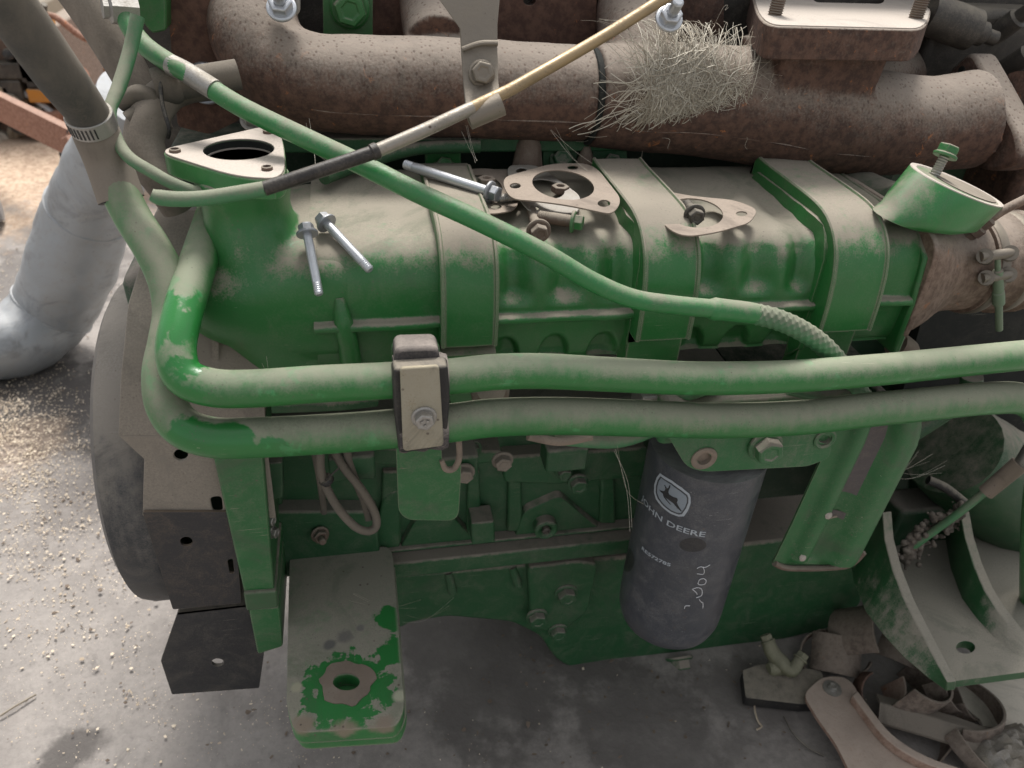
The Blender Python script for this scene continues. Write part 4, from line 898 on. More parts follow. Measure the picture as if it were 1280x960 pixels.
    # dark wiped patch and dents on the can
    for e, mt in ((ell(866, 681, 17, 9, 20), 'filter_dark'), (ell(785, 700, 8, 15, 16), 'filter_dark')):
        decal([e], 'wiped_patch', mt, off=.00015)
    sc = P(1, 1, 0)
    # deflector panel with two pressed channels
    Yd = .035
    f = rp([(1010, 420, 4), (1150, 470, 4), (1146, 535, 4), (1078, 700, 26), (1060, 706, 14), (975, 712, 14), (966, 700, 8)], 6, 4)
    Lx = [[(1062, 500), (1154, 500)], [(1040, 545), (1150, 545)], [(1015, 600), (1122, 600)], [(990, 655), (1094, 655)], [(972, 692), (1075, 692)], [(966, 704), (1062, 706)]]
    nx = 40
    rings = []
    for i in range(25):
        t = i/24*(len(Lx)-1); k_ = min(int(t), len(Lx)-2); u = t-k_
        A0 = Vector(Lx[k_][0]).lerp(Vector(Lx[k_+1][0]), u); B0 = Vector(Lx[k_][1]).lerp(Vector(Lx[k_+1][1]), u)
        fr, bk = [], []
        for j in range(nx+1):
            s = j/nx; q = P(*A0.lerp(B0, s), Yd)
            e = sm(1.0, .86, i/24)
            hgt = e*(.010*math.exp(-((s-.27)/.10)**4)-.004*math.exp(-((s-.45)/.08)**4)+.016*math.exp(-((s-.78)/.17)**4))
            q = q+Vector((0, -hgt, 0)); fr.append(q); bk.append(q+Y*.0025)
        rings.append(fr+bk[::-1])
    pn = part(MB().loft(rings), 'deflector_panel', 'green_clean2', smooth=40, label='pressed green deflector panel with worn dark strips')
    def strip(a, b, ya, yb, mat, nm):
        rr = []
        for i in range(9):
            y = lerp(ya, yb, i/8); t = None
            for k_ in range(len(Lx)-1):
                if Lx[k_][0][1] <= y <= Lx[k_+1][0][1]: u = (y-Lx[k_][0][1])/(Lx[k_+1][0][1]-Lx[k_][0][1]); A0 = Vector(Lx[k_][0]).lerp(Vector(Lx[k_+1][0]), u); B0 = Vector(Lx[k_][1]).lerp(Vector(Lx[k_+1][1]), u)
            g = lambda s: P(*A0.lerp(B0, s), Yd)+Vector((0, -(.010*math.exp(-((s-.27)/.10)**4)-.004*math.exp(-((s-.45)/.08)**4)+.016*math.exp(-((s-.78)/.17)**4))-.0008, 0))
            row = [g(lerp(a, b, j/4)) for j in range(5)]; rr.append(row+[q+Y*.0003 for q in row[::-1]])
        return part(MB().loft(rr), nm, mat, pn, smooth=50)
    strip(.36, .58, 520, 617, 'label', 'worn_strip'); strip(.36, .57, 640, 648, 'label', 'worn_strip')
    m = MB(); pts = pathpx([(968, 704, Yd-.001), (985, 710, Yd-.001), (1030, 710, Yd-.001), (1062, 706, Yd-.001), (1080, 690, Yd-.001)]); part(MB().tube(pts, .0035, 10), 'panel_rim', 'rusty_bolt', pn)
    pts = pathpx([(1046, 645, Yd-.008), (1030, 650, Yd-.006), (1018, 662, Yd-.006), (1012, 680, Yd-.006), (1000, 694, Yd-.006)]); part(MB().tube(pts, .0014, 6), 'torn_edge', 'gasket', pn)
    for q in ((1034, 643), (1002, 696)): part(MB().lathe(P(*q, Yd-.008), (.2, -.9, .3), [(.004, 0), (.005, .002), (.003, .004)], 7), 'paint_flake', 'machined', pn)
    m = MB(); m.box(P(1110, 600, .12)+Vector((-.035, .03, .01)), .012, .10, .22); part(m, 'panel_side', 'inner_green', pn, bevel=.003)
M['green_shaded_dirty2'] = paint('green_paint_mid', (.02, .13, .038), lo=-.1, hi=.8, film=.18, dust=(.27, .24, .2), edge=.4, rough=.5)
M['green_clean2'] = paint('green_paint_panel', (.016, .125, .032), lo=.15, hi=1.0, film=.13, edge=.6, rough=.38, grime=1, scr=.9, chips=.5)
M['worn_strip'] = paint('worn_strip_label', (.085, .07, .07), lo=.3, hi=1.4, rough=.6, film=.3, grime=1)
M['print_dim'] = paint('grey_print_dim', (.26, .30, .34), lo=2, hi=3, rough=.5, film=.05)
M['filter_dark'] = paint('wiped_black', (.02, .021, .025), lo=1, hi=2, rough=.35, film=.08)
filter_()

# --- cover added behind the guard, dark so its holes read shaded, wiring loop, right-hand coupler, elbow port, bits on the right
def details():
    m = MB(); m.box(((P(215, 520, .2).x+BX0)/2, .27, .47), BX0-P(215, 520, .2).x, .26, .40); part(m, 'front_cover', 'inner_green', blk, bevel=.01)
    # cable loop
    for L, r in (([(398, 520, .10), (400, 560, .09), (402, 592, .08), (418, 628, .07), (440, 655, .065), (458, 664, .065), (470, 658, .07), (468, 640, .075), (452, 612, .08), (430, 585, .09), (415, 560, .10)], .0042),
                 ([(432, 555, .10), (440, 590, .095), (455, 625, .09), (462, 650, .08)], .0042), ([(385, 530, .11), (392, 560, .11), (400, 600, .10), (405, 640, .12)], .0035)):
        w_ = part(MB().tube(pathpx(L), r, 14), 'cable_loop', 'hose')
    c = P(408, 600, .078); part(MB().lathe(c, (.5, .1, -.9), [(.0065, -.003), (.007, -.002), (.007, .002), (.0065, .003)], 14), 'cable_tie', 'rubber_blk', w_)
    pts = pathpx([(407, 600, .074), (416, 592, .07), (424, 585, .068)]); part(MB().tube(pts, .0009, 6), 'tie_tail', 'rubber_blk', w_)
    # parts glimpsed between and under the tubes
    for L, r, mt in (([(340, 508, .06), (420, 505, .06), (470, 500, .07)], .006, 'green_low'), ([(600, 500, .06), (612, 492, .05), (632, 490, .05)], .007, 'rusty_bolt'), ([(660, 545, .03), (700, 552, .03), (740, 545, .03)], .004, 'gasket'), ([(1100, 565, .12), (1200, 500, .12), (1215, 470, .12)], .012, 'green_low2')):
        part(MB().tube(pathpx(L), r, 14), 'small_pipe', mt)
    c = P(613, 488, .045); part(MB().lathe(c, (0, -.6, .8), [(.016, -.01), (.017, 0), (.013, .004), (.005, .005)], 20), 'round_cap', 'rusty_bolt')
    m = MB(); m.box(P(820, 500, .06), .04, .03, .03); part(m, 'fitting_block', 'steel', bevel=.002)
    for q in ((568, 575, .1), (705, 565, .11), (440, 575, .11)): m = MB(); m.box(P(*q), .045, .03, .03); part(m, 'fitting_block', 'green_shaded_dirty', blk, bevel=.003)
    for q in ((580, 590, .082), (628, 575, .09)): bolt(*q, 11, FWD, blk, 'hose_tan')
    # brown inlet duct, coupler rings and T-bolt clamp
    xa = P(1150, 340, .07).x; xb = P(1212, 330, .13).x
    rc = P(1228, 328, .15); Rr = rad(60, rc)
    n = 40; rings = []
    def rrect(x, ya, yb_, za, zb_, e=.35):
        cy, cz, hy, hz = (ya+yb_)/2, (za+zb_)/2, (yb_-ya)/2, (za-zb_)/2
        return [Vector((x, cy+math.copysign(abs(math.cos(t))**e, math.cos(t))*hy, cz+math.copysign(abs(math.sin(t))**e, math.sin(t))*hz)) for t in [2*math.pi*i/n for i in range(n)]]
    def circ(x, r): return [Vector((x, rc.y+math.cos(t)*r, rc.z+math.sin(t)*r)) for t in [2*math.pi*i/n for i in range(n)]]
    A = rrect(xa+.006, .066, .25, ZT+.0, ZB+.002); fl = [rrect(xa+.001, .060, .255, ZT+.004, ZB-.006), rrect(xa+.007, .060, .255, ZT+.004, ZB-.006)]
    x2, x3 = rc.x-.052, rc.x-.02
    mid = [a.lerp(b, .5)+X*.0 for a, b in zip(A, circ(x2, Rr))]
    seq = [A]+[[a.lerp(b, sm(0, 1, t))*1.0 for a, b in zip(A, circ(x2, Rr*.96))] for t in (.2, .4, .6, .8, 1)]
    for k_, r_ in enumerate(seq[1:]):
        xx = lerp(xa+.006, x2, (k_+1)/5)
        for q in r_: q.x = xx
    du = part(MB().loft(fl), 'duct_flange', 'rust_tan', bevel=.001)
    part(MB().loft(seq+[circ(x3, Rr*.96)]), 'inlet_duct', 'rust_tan', smooth=60)
    cp = part(MB().lathe((x3-.008, rc.y, rc.z), X, [(Rr*.97, 0), (Rr*1.02, .001), (Rr*1.02, .006), (Rr*.98, .008), (Rr*.98, .030), (Rr*1.0, .034), (Rr*1.06, .038), (Rr*1.0, .042), (Rr*.98, .046), (Rr*1.06, .051), (Rr*1.0, .055), (Rr*1.06, .062), (Rr*1.0, .068), (Rr*1.05, .12)], 48), 'duct_coupler', 'rust_tan', smooth=50)
    for dx in (.0, .036): part(MB().lathe((x3+dx-.004, rc.y, rc.z), X, [(Rr*1.03, 0), (Rr*1.05, .0015), (Rr*1.05, .0085), (Rr*1.03, .010)], 48), 'clamp_band', 'clip', cp)
    q = lambda x, y, Yy=.095: P(x, y, Yy)
    a, b = q(1247, 322), q(1249, 412); ax = (b-a)
    tb = part(MB().tube([a, a+ax*.16, a+ax*.17, a+ax*.45, a+ax*.46, a+ax*.62, a+ax*.63, b], [.0028, .0028, .0048, .0052, .0060, .0060, .0038, .0036], 12, 1), 'clamp_bolt', 'green_clean3', cp)
    for y, w_ in ((318, 22), (345, 20)):
        part(MB().tube([q(1247-w_, y+3), q(1247+w_-4, y-2)], .0052, 14, 1), 'trunnion', 'clip', cp)
        for sx in (-1, 1): part(MB().tube([q(1247+sx*(w_-6), y-sx*2, .093), q(1247+sx*(w_-8), y-sx*2+5, .13)], .0075, 14, 1), 'clamp_loop', 'clip', cp)
    # small brown line with union nut
    a, b = P(1198, 302, .13), P(1232, 278, .12); t = (b-a).normalized(); L = (b-a).length
    un = part(MB().lathe(a, t, [(.0095, -.004), (.0095, .004), (.0075, .006), (.0075, .014), (.009, .015), (.009, .023), (.007, .025), (.007, .034), (.004, .036)], 8), 'union_nut', 'rusty_bolt')
    part(MB().tube([b, P(1256, 262, .12), P(1300, 240, .12)], .0045, 14), 'union_pipe', 'rust_tan', un)
    part(MB().lathe(a-t*.004, t, [(.014, -.004), (.014, .002), (.0105, .003)], 20), 'union_boss', 'rust_tan', un)
    # open green oval port with standing bolt
    cc = P(1197, 232, .12); u = P(1247, 251, .135)-cc; dn = P(1170, 264, .108)-cc
    v = u.cross(dn).normalized()*u.length*.42; v = v if v.y > 0 else -v
    v = Vector((.25, 1, -.02)).normalized()*u.length*.62
    E_ = lambda s, o=0, nn=36: [cc+u*math.cos(t)*s+v*math.sin(t)*s+dn*o for t in [2*math.pi*i/nn for i in range(nn)]]
    E2 = lambda s, o, sh: [cc+u*math.cos(t)*s+v*math.sin(t)*s+dn*o+u*sh for t in [2*math.pi*i/36 for i in range(36)]]
    pb = part(MB().loft([E2(.55, 1.6, -.5), E2(.78, 1.35, -.2), E2(.95, 1.02, -.04), E2(1, .1, 0), E2(1, 0, 0)]), 'elbow_port', 'green_clean', smooth=50)
    part(MB().loft([E2(1.0, .0, 0), E2(1.0, -.03, 0), E2(.9, -.03, .02), E2(.88, .0, .02)], cap=False), 'port_face', 'machined', pb)
    part(MB().loft([E2(.66, -.035, .2), E2(.66, -.02, .2)]), 'port_bore', 'rusty_bolt', pb)
    p, r = pr([(1180, 262, .135, 26), (1145, 262, .15, 34), (1105, 262, .19, 36), (1060, 240, .24, 32), (1020, 215, .29, 28)]); part(MB().tube(p, r, 28), 'port_arm', 'green_low2', pb, cast=.003)
    q0 = cc-u*.62; ax = (P(1182, 192, .125)-P(1166, 222, .12)).normalized()
    c0 = P(1167, 221, .12); c1 = P(1181, 195, .125)
    part(MB().lathe(c0-ax*.004, ax, [(.0048*(1 if i % 2 else .86), i*.0012) for i in range(20)], 14), 'standing_bolt', 'steel', pb)
    hexm(c1, ax, .0098, .0075, 1.12).build('bolt_head', 'green', pb, smooth=25, bevel=.0005)
    # lower right: crusted sensor lead and pale sheathed plug
    a, b = P(1283, 585, .08), P(1236, 612, .085); part(MB().tube([P(1300, 540, .08), P(1286, 565, .08), P(1276, 582, .08)], [.008, .0085, .009], 18), 'sensor_plug', 'steel')
    part(MB().tube([P(1275, 580, .08), P(1232, 616, .085)], [.0105, .0095], 18, 1), 'sensor_sheath', 'gasket', label='pale dirty sleeve of the sensor lead')
    part(MB().tube(pathpx([(1232, 614, .085), (1200, 640, .09), (1170, 662, .10), (1140, 684, .11), (1120, 700, .13)]), .005, 14), 'sensor_lead', 'tube3')
    random.seed(5); m = MB()
    for i in range(170):
        t = random.random(); c = P(lerp(1128, 1205, t)+random.gauss(0, 7), lerp(692, 632, t)+random.gauss(0, 8)+4, .112+random.gauss(0, .004)); s = random.uniform(.0018, .0052)
        m.lathe(c, (random.random()-.5, random.random()-.5, 1), [(s*.5, -s*.8), (s, -s*.3), (s*.9, s*.3), (s*.4, s*.8)], 7)
    part(m, 'caked_debris', 'caked', remesh=.0018, rsm=2, cast=.009, kind='stuff')
    part(MB().tube(pathpx([(1160, 600, .14), (1182, 610, .13), (1205, 628, .12)]), .006, 14), 'lead_branch', 'rubber_blk')
    m = MB(); m.prism(toY(rp([(1156, 385), (1300, 340), (1300, 900), (1190, 640), (1110, 560)], 4), .34), (0, .02, 0)); part(m, 'dark_backing', 'void')  # black sheet added to stand for the shaded space at the rear
    p, r = pr([(1120, 430, .11, 16), (1135, 440, .11, 14), (1130, 460, .12, 12)]); part(MB().tube(p, r, 14), 'rear_lug', 'rusty_bolt', cast=.004)
    p, r = pr([(1190, 560, .2, 60), (1240, 600, .2, 70), (1300, 640, .2, 70)]); part(MB().tube(p, r, 24), 'housing_boss', 'green_low2', cast=.006)
M['caked'] = rusty('caked_oily_dirt', c1=(.05, .042, .034), c2=(.11, .092, .075), spot=(.18, .13, .09), lo=.0, hi=1.2, amt=.6, pit=1)
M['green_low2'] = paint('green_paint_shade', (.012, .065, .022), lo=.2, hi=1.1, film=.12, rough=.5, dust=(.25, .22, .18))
M['green_clean3'] = paint('green_zinc_bolt', (.16, .22, .14), lo=.1, hi=1.0, film=.25, rough=.5)
details()

# ------------------------------------------------------------------ loose things lying on the engine
def loose():
    GB = 'loose bolts left on the intake'
    def long_bolt(h, e, rh, rs, label, mat='zinc', name='loose_bolt', flange=1.0):
        t = thing(name, label, 'bolt', tuple((h+e)/2), GB); ax = (h-e).normalized(); L = (h-e).length
        m = MB(); m.lathe(e, ax, [(rs*.6, 0), (rs*.9, .001)]+[(rs*(1.0 if i % 2 else .9), .001+i*.0009) for i in range(12)]+[(rs*.97, .0125), (rs, .013), (rs, L)], 16); m.build('shank', mat, t)
        m = hexm(h, ax, rh*.74, rh*.75, 1.35); m.build('head', 'dark_zinc', t, smooth=25, bevel=.0004); return t
    long_bolt(P(384, 292, .090), P(399, 369, .050), .0085, .0036, 'left of two zinc bolts on the dusty elbow, lying almost straight down')
    long_bolt(P(408, 279, .108), P(463, 338, .064), .0088, .0038, 'right of two zinc bolts on the dusty elbow, lying slantwise over its neighbour')
    zb = ZT+.012
    g1 = 'loose gaskets lying on the intake'
    def gasket(outer, hole, holes, z, mat, label, tilt=0, th=.0014):
        def pj(L): return [PZ(x, y, z) for x, y in L]
        o = sheet('gasket', pj(outer), [pj(hole)]+[pj(h) for h in holes], (0, 0, -th), mat, None, bevel=.0003)
        tag(o, label, 'gasket', g1)
        R_ = Matrix.Rotation(RAD(tilt), 4, 'X'); o.matrix_world = o.matrix_world @ R_ if False else Matrix.Translation(o.location) @ R_; return o
    gasket(rp([(541, 214, 14), (606, 210, 10), (642, 214, 10), (650, 262, 16), (610, 268, 12), (552, 246, 12)], 10, 5), ell(602, 234, 26, 16, 28, 8), [ell(561, 220, 6, 3, 12), ell(620, 258, 7, 3, 12)], ZT+.006, 'gasket', 'leftmost tan triangular gasket under the long zinc bolt')
    gasket(rp([(632, 206, 12), (672, 206, 12), (728, 246, 20), (722, 268, 12), (664, 268, 16), (640, 236, 10)], 10, 5), ell(682, 236, 24, 12, 28, 10), [ell(652, 213, 7, 4, 12), ell(668, 260, 6, 3, 12)], ZT+.010, 'gasket_grey', 'silvery gasket mostly hidden beneath the tan one')
    gasket(rp([(626, 222, 14), (690, 204, 16), (742, 204, 18), (778, 250, 16), (766, 268, 12), (700, 254, 60), (636, 248, 14)], 12, 6), ell(704, 231, 39, 18, 36, 8), [ell(644, 232, 7, 3.5, 14), ell(716, 209, 7, 3, 14), ell(755, 254, 8, 4.5, 14)], ZT+.020, 'gasket', 'largest tan gasket with wide round hole lying uppermost in the middle')
    gasket(rp([(808, 232, 12), (856, 244, 30), (920, 250, 30), (948, 262, 12), (938, 278, 12), (890, 292, 60), (846, 296, 30), (812, 262, 20)], 12, 6), ell(868, 266, 36, 18, 36, 6), [ell(927, 267, 7, 3.2, 14), ell(824, 240, 7, 3.2, 14)], ZT+.012, 'gasket', 'tan gasket on its own between the second and third strap')
    # ring lip on the top gasket's inner edge
    c = PZ(704, 231, ZT+.020)
    # long zinc bolt with nut lying on the left gasket
    long_bolt(PZ(612, 240, ZT+.016), PZ(505, 205, ZT+.022), .010, .0046, 'longest shiny zinc bolt lying across the left gasket with its head to the right')
    long_bolt(PZ(655, 244, ZT+.010), PZ(622, 249, ZT+.010), .0075, .0042, 'short worn bolt squeezed between the left and the silvery gasket', 'steel')
    t = long_bolt(PZ(716, 277, ZT+.009), PZ(672, 270, ZT+.009), .0095, .0052, 'brown threaded bolt with green painted hex head beneath the silvery gasket', 'rusty_bolt')
    for ch in t.children:
        if ch.name.startswith('head'): ch.data.materials[0] = M['green']
    t = long_bolt(PZ(672, 286, ZT+.006)+Vector((0, -.004, 0)), PZ(664, 262, ZT+.006), .0105, .0045, 'short dark bolt whose head faces forward below the gaskets', 'rusty_bolt')
    for ch in t.children:
        if ch.name.startswith('head'): ch.data.materials[0] = M['rusty_bolt']
    t = long_bolt(PZ(868, 268, ZT+.017), PZ(858, 255, ZT+.017), .0095, .005, 'stubby black bolt sitting in the hole of the lone gasket', 'dark_steel')
    for ch in t.children:
        if ch.name.startswith('head'): ch.data.materials[0] = M['dark_steel']
    # two nuts inside the big gasket
    for px, py, lb, mt in ((700, 240, 'brown hex nut seen through the big gasket hole', 'rusty_bolt'), (608, 230, 'dusty nut resting on the left gasket near the bolt head', 'gasket')):
        c = PZ(px, py, ZT+.006); o = MB().lathe(c, Z, [(.004, 0), (.0085, 0), (.0085, .006), (.0045, .0065), (.004, .003)], 6).build('hex_nut', mt, bevel=.0005); tag(o, lb, 'nut')
    # fibre wad on the exhaust log
    random.seed(11); m = MB(); cx = P(835, 105, .27)
    R0 = rad(66, cx)
    clumps = [(random.gauss(-.006, .016), random.gauss(.12, .38)) for _ in range(22)]
    for i in range(1900):
        cl_ = clumps[int(random.random()**1.3*len(clumps))]; a = random.gauss(cl_[1], .16); x = cx.x+random.gauss(cl_[0], .0085); lay = random.random()**2*.003
        if abs(x-cx.x) > .075: continue
        if a > .75: continue
        p0 = Vector((x, a, 0)); n_ = random.randint(4, 8); dx, da = random.gauss(0, .005), random.gauss(0, .11)
        pts = []
        for k_ in range(n_):
            dx += random.gauss(0, .0034); da += random.gauss(0, .10)
            p0 = p0+Vector((dx*.55, da*.55, 0)); rr = R0+.0012+lay+random.uniform(0, .002)
            pts.append(Vector((p0.x, cx.y-math.cos(p0.y)*rr, cx.z+.001+math.sin(p0.y)*rr)))
        m.tube(pts, random.choice((.00013, .00018, .00024, .00042)), 3, 3)
    for i in range(7):      # stray ends hanging below and standing up
        x = cx.x+random.gauss(0, .035); a = random.choice([random.gauss(-.9, .3), random.gauss(1.0, .3)]); rr = R0+.002
        x = cx.x+(x-cx.x)*.7; q = Vector((x, cx.y-math.cos(a)*rr, cx.z+math.sin(a)*rr)); pts = [q]
        for k_ in range(5): q = q+Vector((random.gauss(0, .004), random.gauss(-.002, .002), random.gauss(-.004 if a < 0 else .003, .003))); pts.append(q)
        m.tube(pts, .0002, 3, 3)
    o = m.build('fibre_wad', 'fibre', smooth=60); tag(o, 'pale tangled wad of dry fibres draped over the rusty exhaust pipe', 'fibre wad')
M['dark_zinc'] = paint('grey_zinc_head', (.33, .35, .38), lo=.5, hi=1.5, rough=.35, film=.2, metal=.65)
loose()

# ------------------------------------------------------------------ things on the ground around the engine
def bent(c, ax, r, a0, a1, w, t, ref=Z, seg=20, taper=0):     # a curved shell: part of a thick cylinder wall
    ax = Vector(ax).normalized(); u = (Vector(ref)-ax*Vector(ref).dot(ax)).normalized(); v = ax.cross(u); c = Vector(c); rings = []
    for i in range(seg+1):
        a = RAD(lerp(a0, a1, i/seg)); d = u*math.cos(a)+v*math.sin(a); w2 = w*(1-taper*i/seg)
        rings.append([c+d*r-ax*w2/2, c+d*r+ax*w2/2, c+d*(r+t)+ax*w2/2, c+d*(r+t)-ax*w2/2])
    return MB().loft(rings)
def scrap():
    G = 'scrap pieces heaped by the engine'
    # flanged half ring, lower right
    z = .035
    o = toZ(rp([(1004, 868, 10), (1028, 845, 14), (1062, 846, 16), (1080, 880, 10), (1104, 920, 10), (1150, 955, 10), (1230, 985, 10), (1180, 1010, 6), (1075, 990, 10), (1045, 930, 10), (1022, 898, 10)], 8, 4), z)
    t = thing('flanged_half_ring', 'rusty pinkish half ring with bolted ear lying at the bottom right', 'scrap part', tuple(PZ(1080, 920, 0)), G)
    sheet('web', o, [], (0, 0, -.006), 'rust_pink', t, bevel=.0015)
    p = [PZ(x, y, z+.004) for x, y in ((1066, 872), (1082, 894), (1104, 922), (1132, 944), (1170, 962), (1230, 980))]
    pts, rr = spline(p, .005, 6)
    m = MB(); m.loft([[q+Vector((-.006, -.003, -.004)), q+Vector((.007, .004, -.004)), q+Vector((.006, .004, .010)), q+Vector((-.005, -.002, .010))] for q in pts]); m.build('rib', 'rust_pink', t, bevel=.0015)
    c = PZ(1040, 861, z); MB().lathe(c, Z, [(.013, .0005), (.013, .0018), (.006, .0022), (.006, .005), (.003, .006)], 18).build('washer', 'steel', t)
    hexm(c+Z*.001, Z, .0062, .005, 1.1).build('bolt', 'steel', t, smooth=25)
    e = p[0]
    # shells
    def sh(name, label, c, ax, r, a0, a1, w, t_, mat, ref=Z, taper=0, cat='scrap part'):
        ob = bent(c, ax, r, a0, a1, w, t_, ref, taper=taper).build(name, mat, bevel=.0008, smooth=50); tag(ob, label, cat, G); return ob
    sh('curved_shell', 'grey curved shell leaning upright under the engine, highest of the scrap pieces', PZ(1085, 800, .05), (.5, -.5, .7), .045, -40, 75, .07, .004, 'shell')
    sh('curved_shell', 'dull grey rounded shell just behind the bolted ear', PZ(1042, 818, .02), (.3, .7, .6), .035, -70, 60, .055, .004, 'shell')
    sh('curved_shell', 'small pink-brown curled plate between the ear and the wide strip', PZ(1075, 850, .03), (.2, -.3, .9), .05, 150, 230, .06, .003, 'rust_pink')
    sh('curved_shell', 'wide brown shell opening to the right under the mount bracket', PZ(1125, 850, .04), (.35, -.1, .9), .052, 60, 230, .075, .004, 'shell')
    sh('curved_shell', 'thin brown ring segment arching behind the wide ribbed strip', PZ(1190, 885, .02), (0, .3, .95), .06, -30, 150, .03, .004, 'shell')
    rnd = random.Random(9)
    lbl = ['narrow dark offcut wedged behind the bolted ear', 'short curved offcut deepest in the pile under the bracket', 'dark curled offcut below the tip of the mount bracket', 'thin bent offcut standing on edge between shell and strip', 'brown offcut with torn end near the pale board', 'small curled offcut just left of the crumpled lump', 'long flat offcut pressed beneath the ribbed strip', 'rusty offcut poking out above the ribbed strip', 'stubby offcut in the dark gap under the bracket edge', 'crescent offcut closest to the engine pan']
    for q, lb in zip(((1062, 815), (1120, 815), (1165, 872), (1100, 868), (1205, 868), (1215, 935), (1150, 915), (1180, 862), (1140, 838), (1035, 822)), lbl):
        c = PZ(q[0], q[1], rnd.uniform(.015, .04)); sh('scrap_shard', lb, c, (rnd.uniform(-.6, .6), rnd.uniform(-.6, .6), rnd.uniform(.3, 1)), rnd.uniform(.03, .055), rnd.uniform(-60, 160), rnd.uniform(180, 260) , rnd.uniform(.018, .04), .003, rnd.choice(['shell', 'rust_plate', 'shell', 'rust_tan']), taper=rnd.uniform(.1, .6))
    # wide ribbed lining strip
    a = [PZ(1100, 878, .045), PZ(1150, 890, .05), PZ(1200, 905, .048), PZ(1240, 920, .04), PZ(1270, 925, .03)]
    pts, _ = spline(a, 0, 10); rings = []
    for i, q in enumerate(pts):
        tt = (pts[min(i+1, len(pts)-1)]-pts[max(i-1, 0)]).normalized(); sd = Vector((tt.y, -tt.x, 0)).normalized(); row = []
        for j in range(21): s = (j/20-.5)*.046; row.append(q+sd*s+Z*(-.5*abs(s)+.0008*(j % 2)-.004*math.sin(i*.1)))
        rings.append(row+[w_-Z*.004 for w_ in row[::-1]])
    ob = MB().loft(rings).build('lining_strip', 'hose_tan', smooth=40); tag(ob, 'wide finely ribbed brown lining strip lying across the scrap at bottom right', 'lining strip', G)
    # pale board
    ob = sheet('pale_board', toZ(rp([(1180, 862), (1330, 800), (1400, 930), (1240, 935), (1226, 900)], 3), .012), [], (0, 0, -.006), 'paper', None); tag(ob, 'pale torn board lying under the mount bracket at the right edge', 'board')
    # crumpled foil at the corner
    m = MB(); random.seed(3); c = PZ(1262, 955, .02); N_ = 22; vs = []
    for j in range(N_+1):
        for i in range(N_+1):
            x, y = (i/N_-.5)*.12, (j/N_-.5)*.10; h = .03*max(0, 1-(x/.06)**2)*max(0, 1-(y/.05)**2)+.010*mnoise.noise(Vector((x*70, y*70, 0)))+.006*mnoise.noise(Vector((x*160, y*160, 5)))
            vs.append(c+Vector((x, y, h)))
    m.add(vs, [(j*(N_+1)+i, j*(N_+1)+i+1, (j+1)*(N_+1)+i+1, (j+1)*(N_+1)+i) for j in range(N_) for i in range(N_)])
    ob = m.build('crumpled_foil', 'foil', smooth=30); md = ob.modifiers.new('solid', 'SOLIDIFY'); md.thickness = .001; tag(ob, 'crumpled silvery foil lump in the bottom right corner', 'foil')
    # black plate with green-brown fittings
    ob = sheet('black_slab', toZ(rp([(928, 838, 3), (950, 830, 4), (1028, 838, 8), (1036, 880, 6), (1000, 880, 4), (932, 872, 3)], 4, 3), .022), [], (0, 0, -.018), 'rubber_blk', None, bevel=.002); tag(ob, 'flat black slab on the concrete left of the scrap shells', 'slab', G)
    t = thing('old_fitting', 'olive elbow fitting with hex ends resting on the black slab', 'pipe fitting', tuple(PZ(975, 840, .022)), G)
    p = [PZ(x, y, z_) for x, y, z_ in ((960, 802, .055), (966, 816, .045), (978, 830, .034), (990, 838, .034), (1000, 824, .045))]
    MB().tube(p, [.009, .011, .012, .010, .008], 12, 5).build('body', 'olive', t, cast=.003)
    for q, d in ((p[0], p[0]-p[1]), (p[-1], p[-1]-p[-2])): hexm(q, d, .009, .008, 1.2).build('hex_end', 'olive', t, smooth=25, bevel=.0005)
    MB().lathe(p[2]-Z*.008+X*-.02, X, [(.008, 0), (.011, .004), (.011, .02), (.007, .026)], 14).build('collar', 'olive', t)
    # twig and hooked wire
    for L, mt, nm, lb, r in (([(943, 877, .004), (944, 890, .006), (948, 902, .004), (952, 908, .004), (946, 912, .004)], 'chip', 'bent_straw', 'short pale bent straw below the black slab', .0013),
                         ([(980, 895, .004), (990, 915, .006), (1010, 935, .006), (1030, 945, .004)], 'rubber_blk', 'thin_wire', 'thin dark wire curling on the concrete near the half ring', .0011), ([(0, 895, .004), (20, 882, .006), (45, 868, .004)], 'tan', 'twig', 'thin twig on the concrete at the left edge of the picture', .0014)):
        ob = MB().tube([PZ(*q) for q in L], r, 8).build(nm, mt); tag(ob, lb, nm.replace('_', ' '))
M['foil'] = paint('dirty_foil', (.35, .33, .31), lo=.0, hi=1.2, rough=.45, film=.4, metal=.4, grime=1)
M['shell'] = rusty('brown_shell', c1=(.10, .075, .06), c2=(.19, .15, .12), spot=(.24, .12, .06), lo=.1, hi=1.1, amt=.8, dust=(.25, .205, .165))
M['olive'] = paint('olive_dirty_brass', (.12, .12, .07), lo=-.2, hi=.9, rough=.6, film=.3, dust=(.24, .23, .16))
scrap()

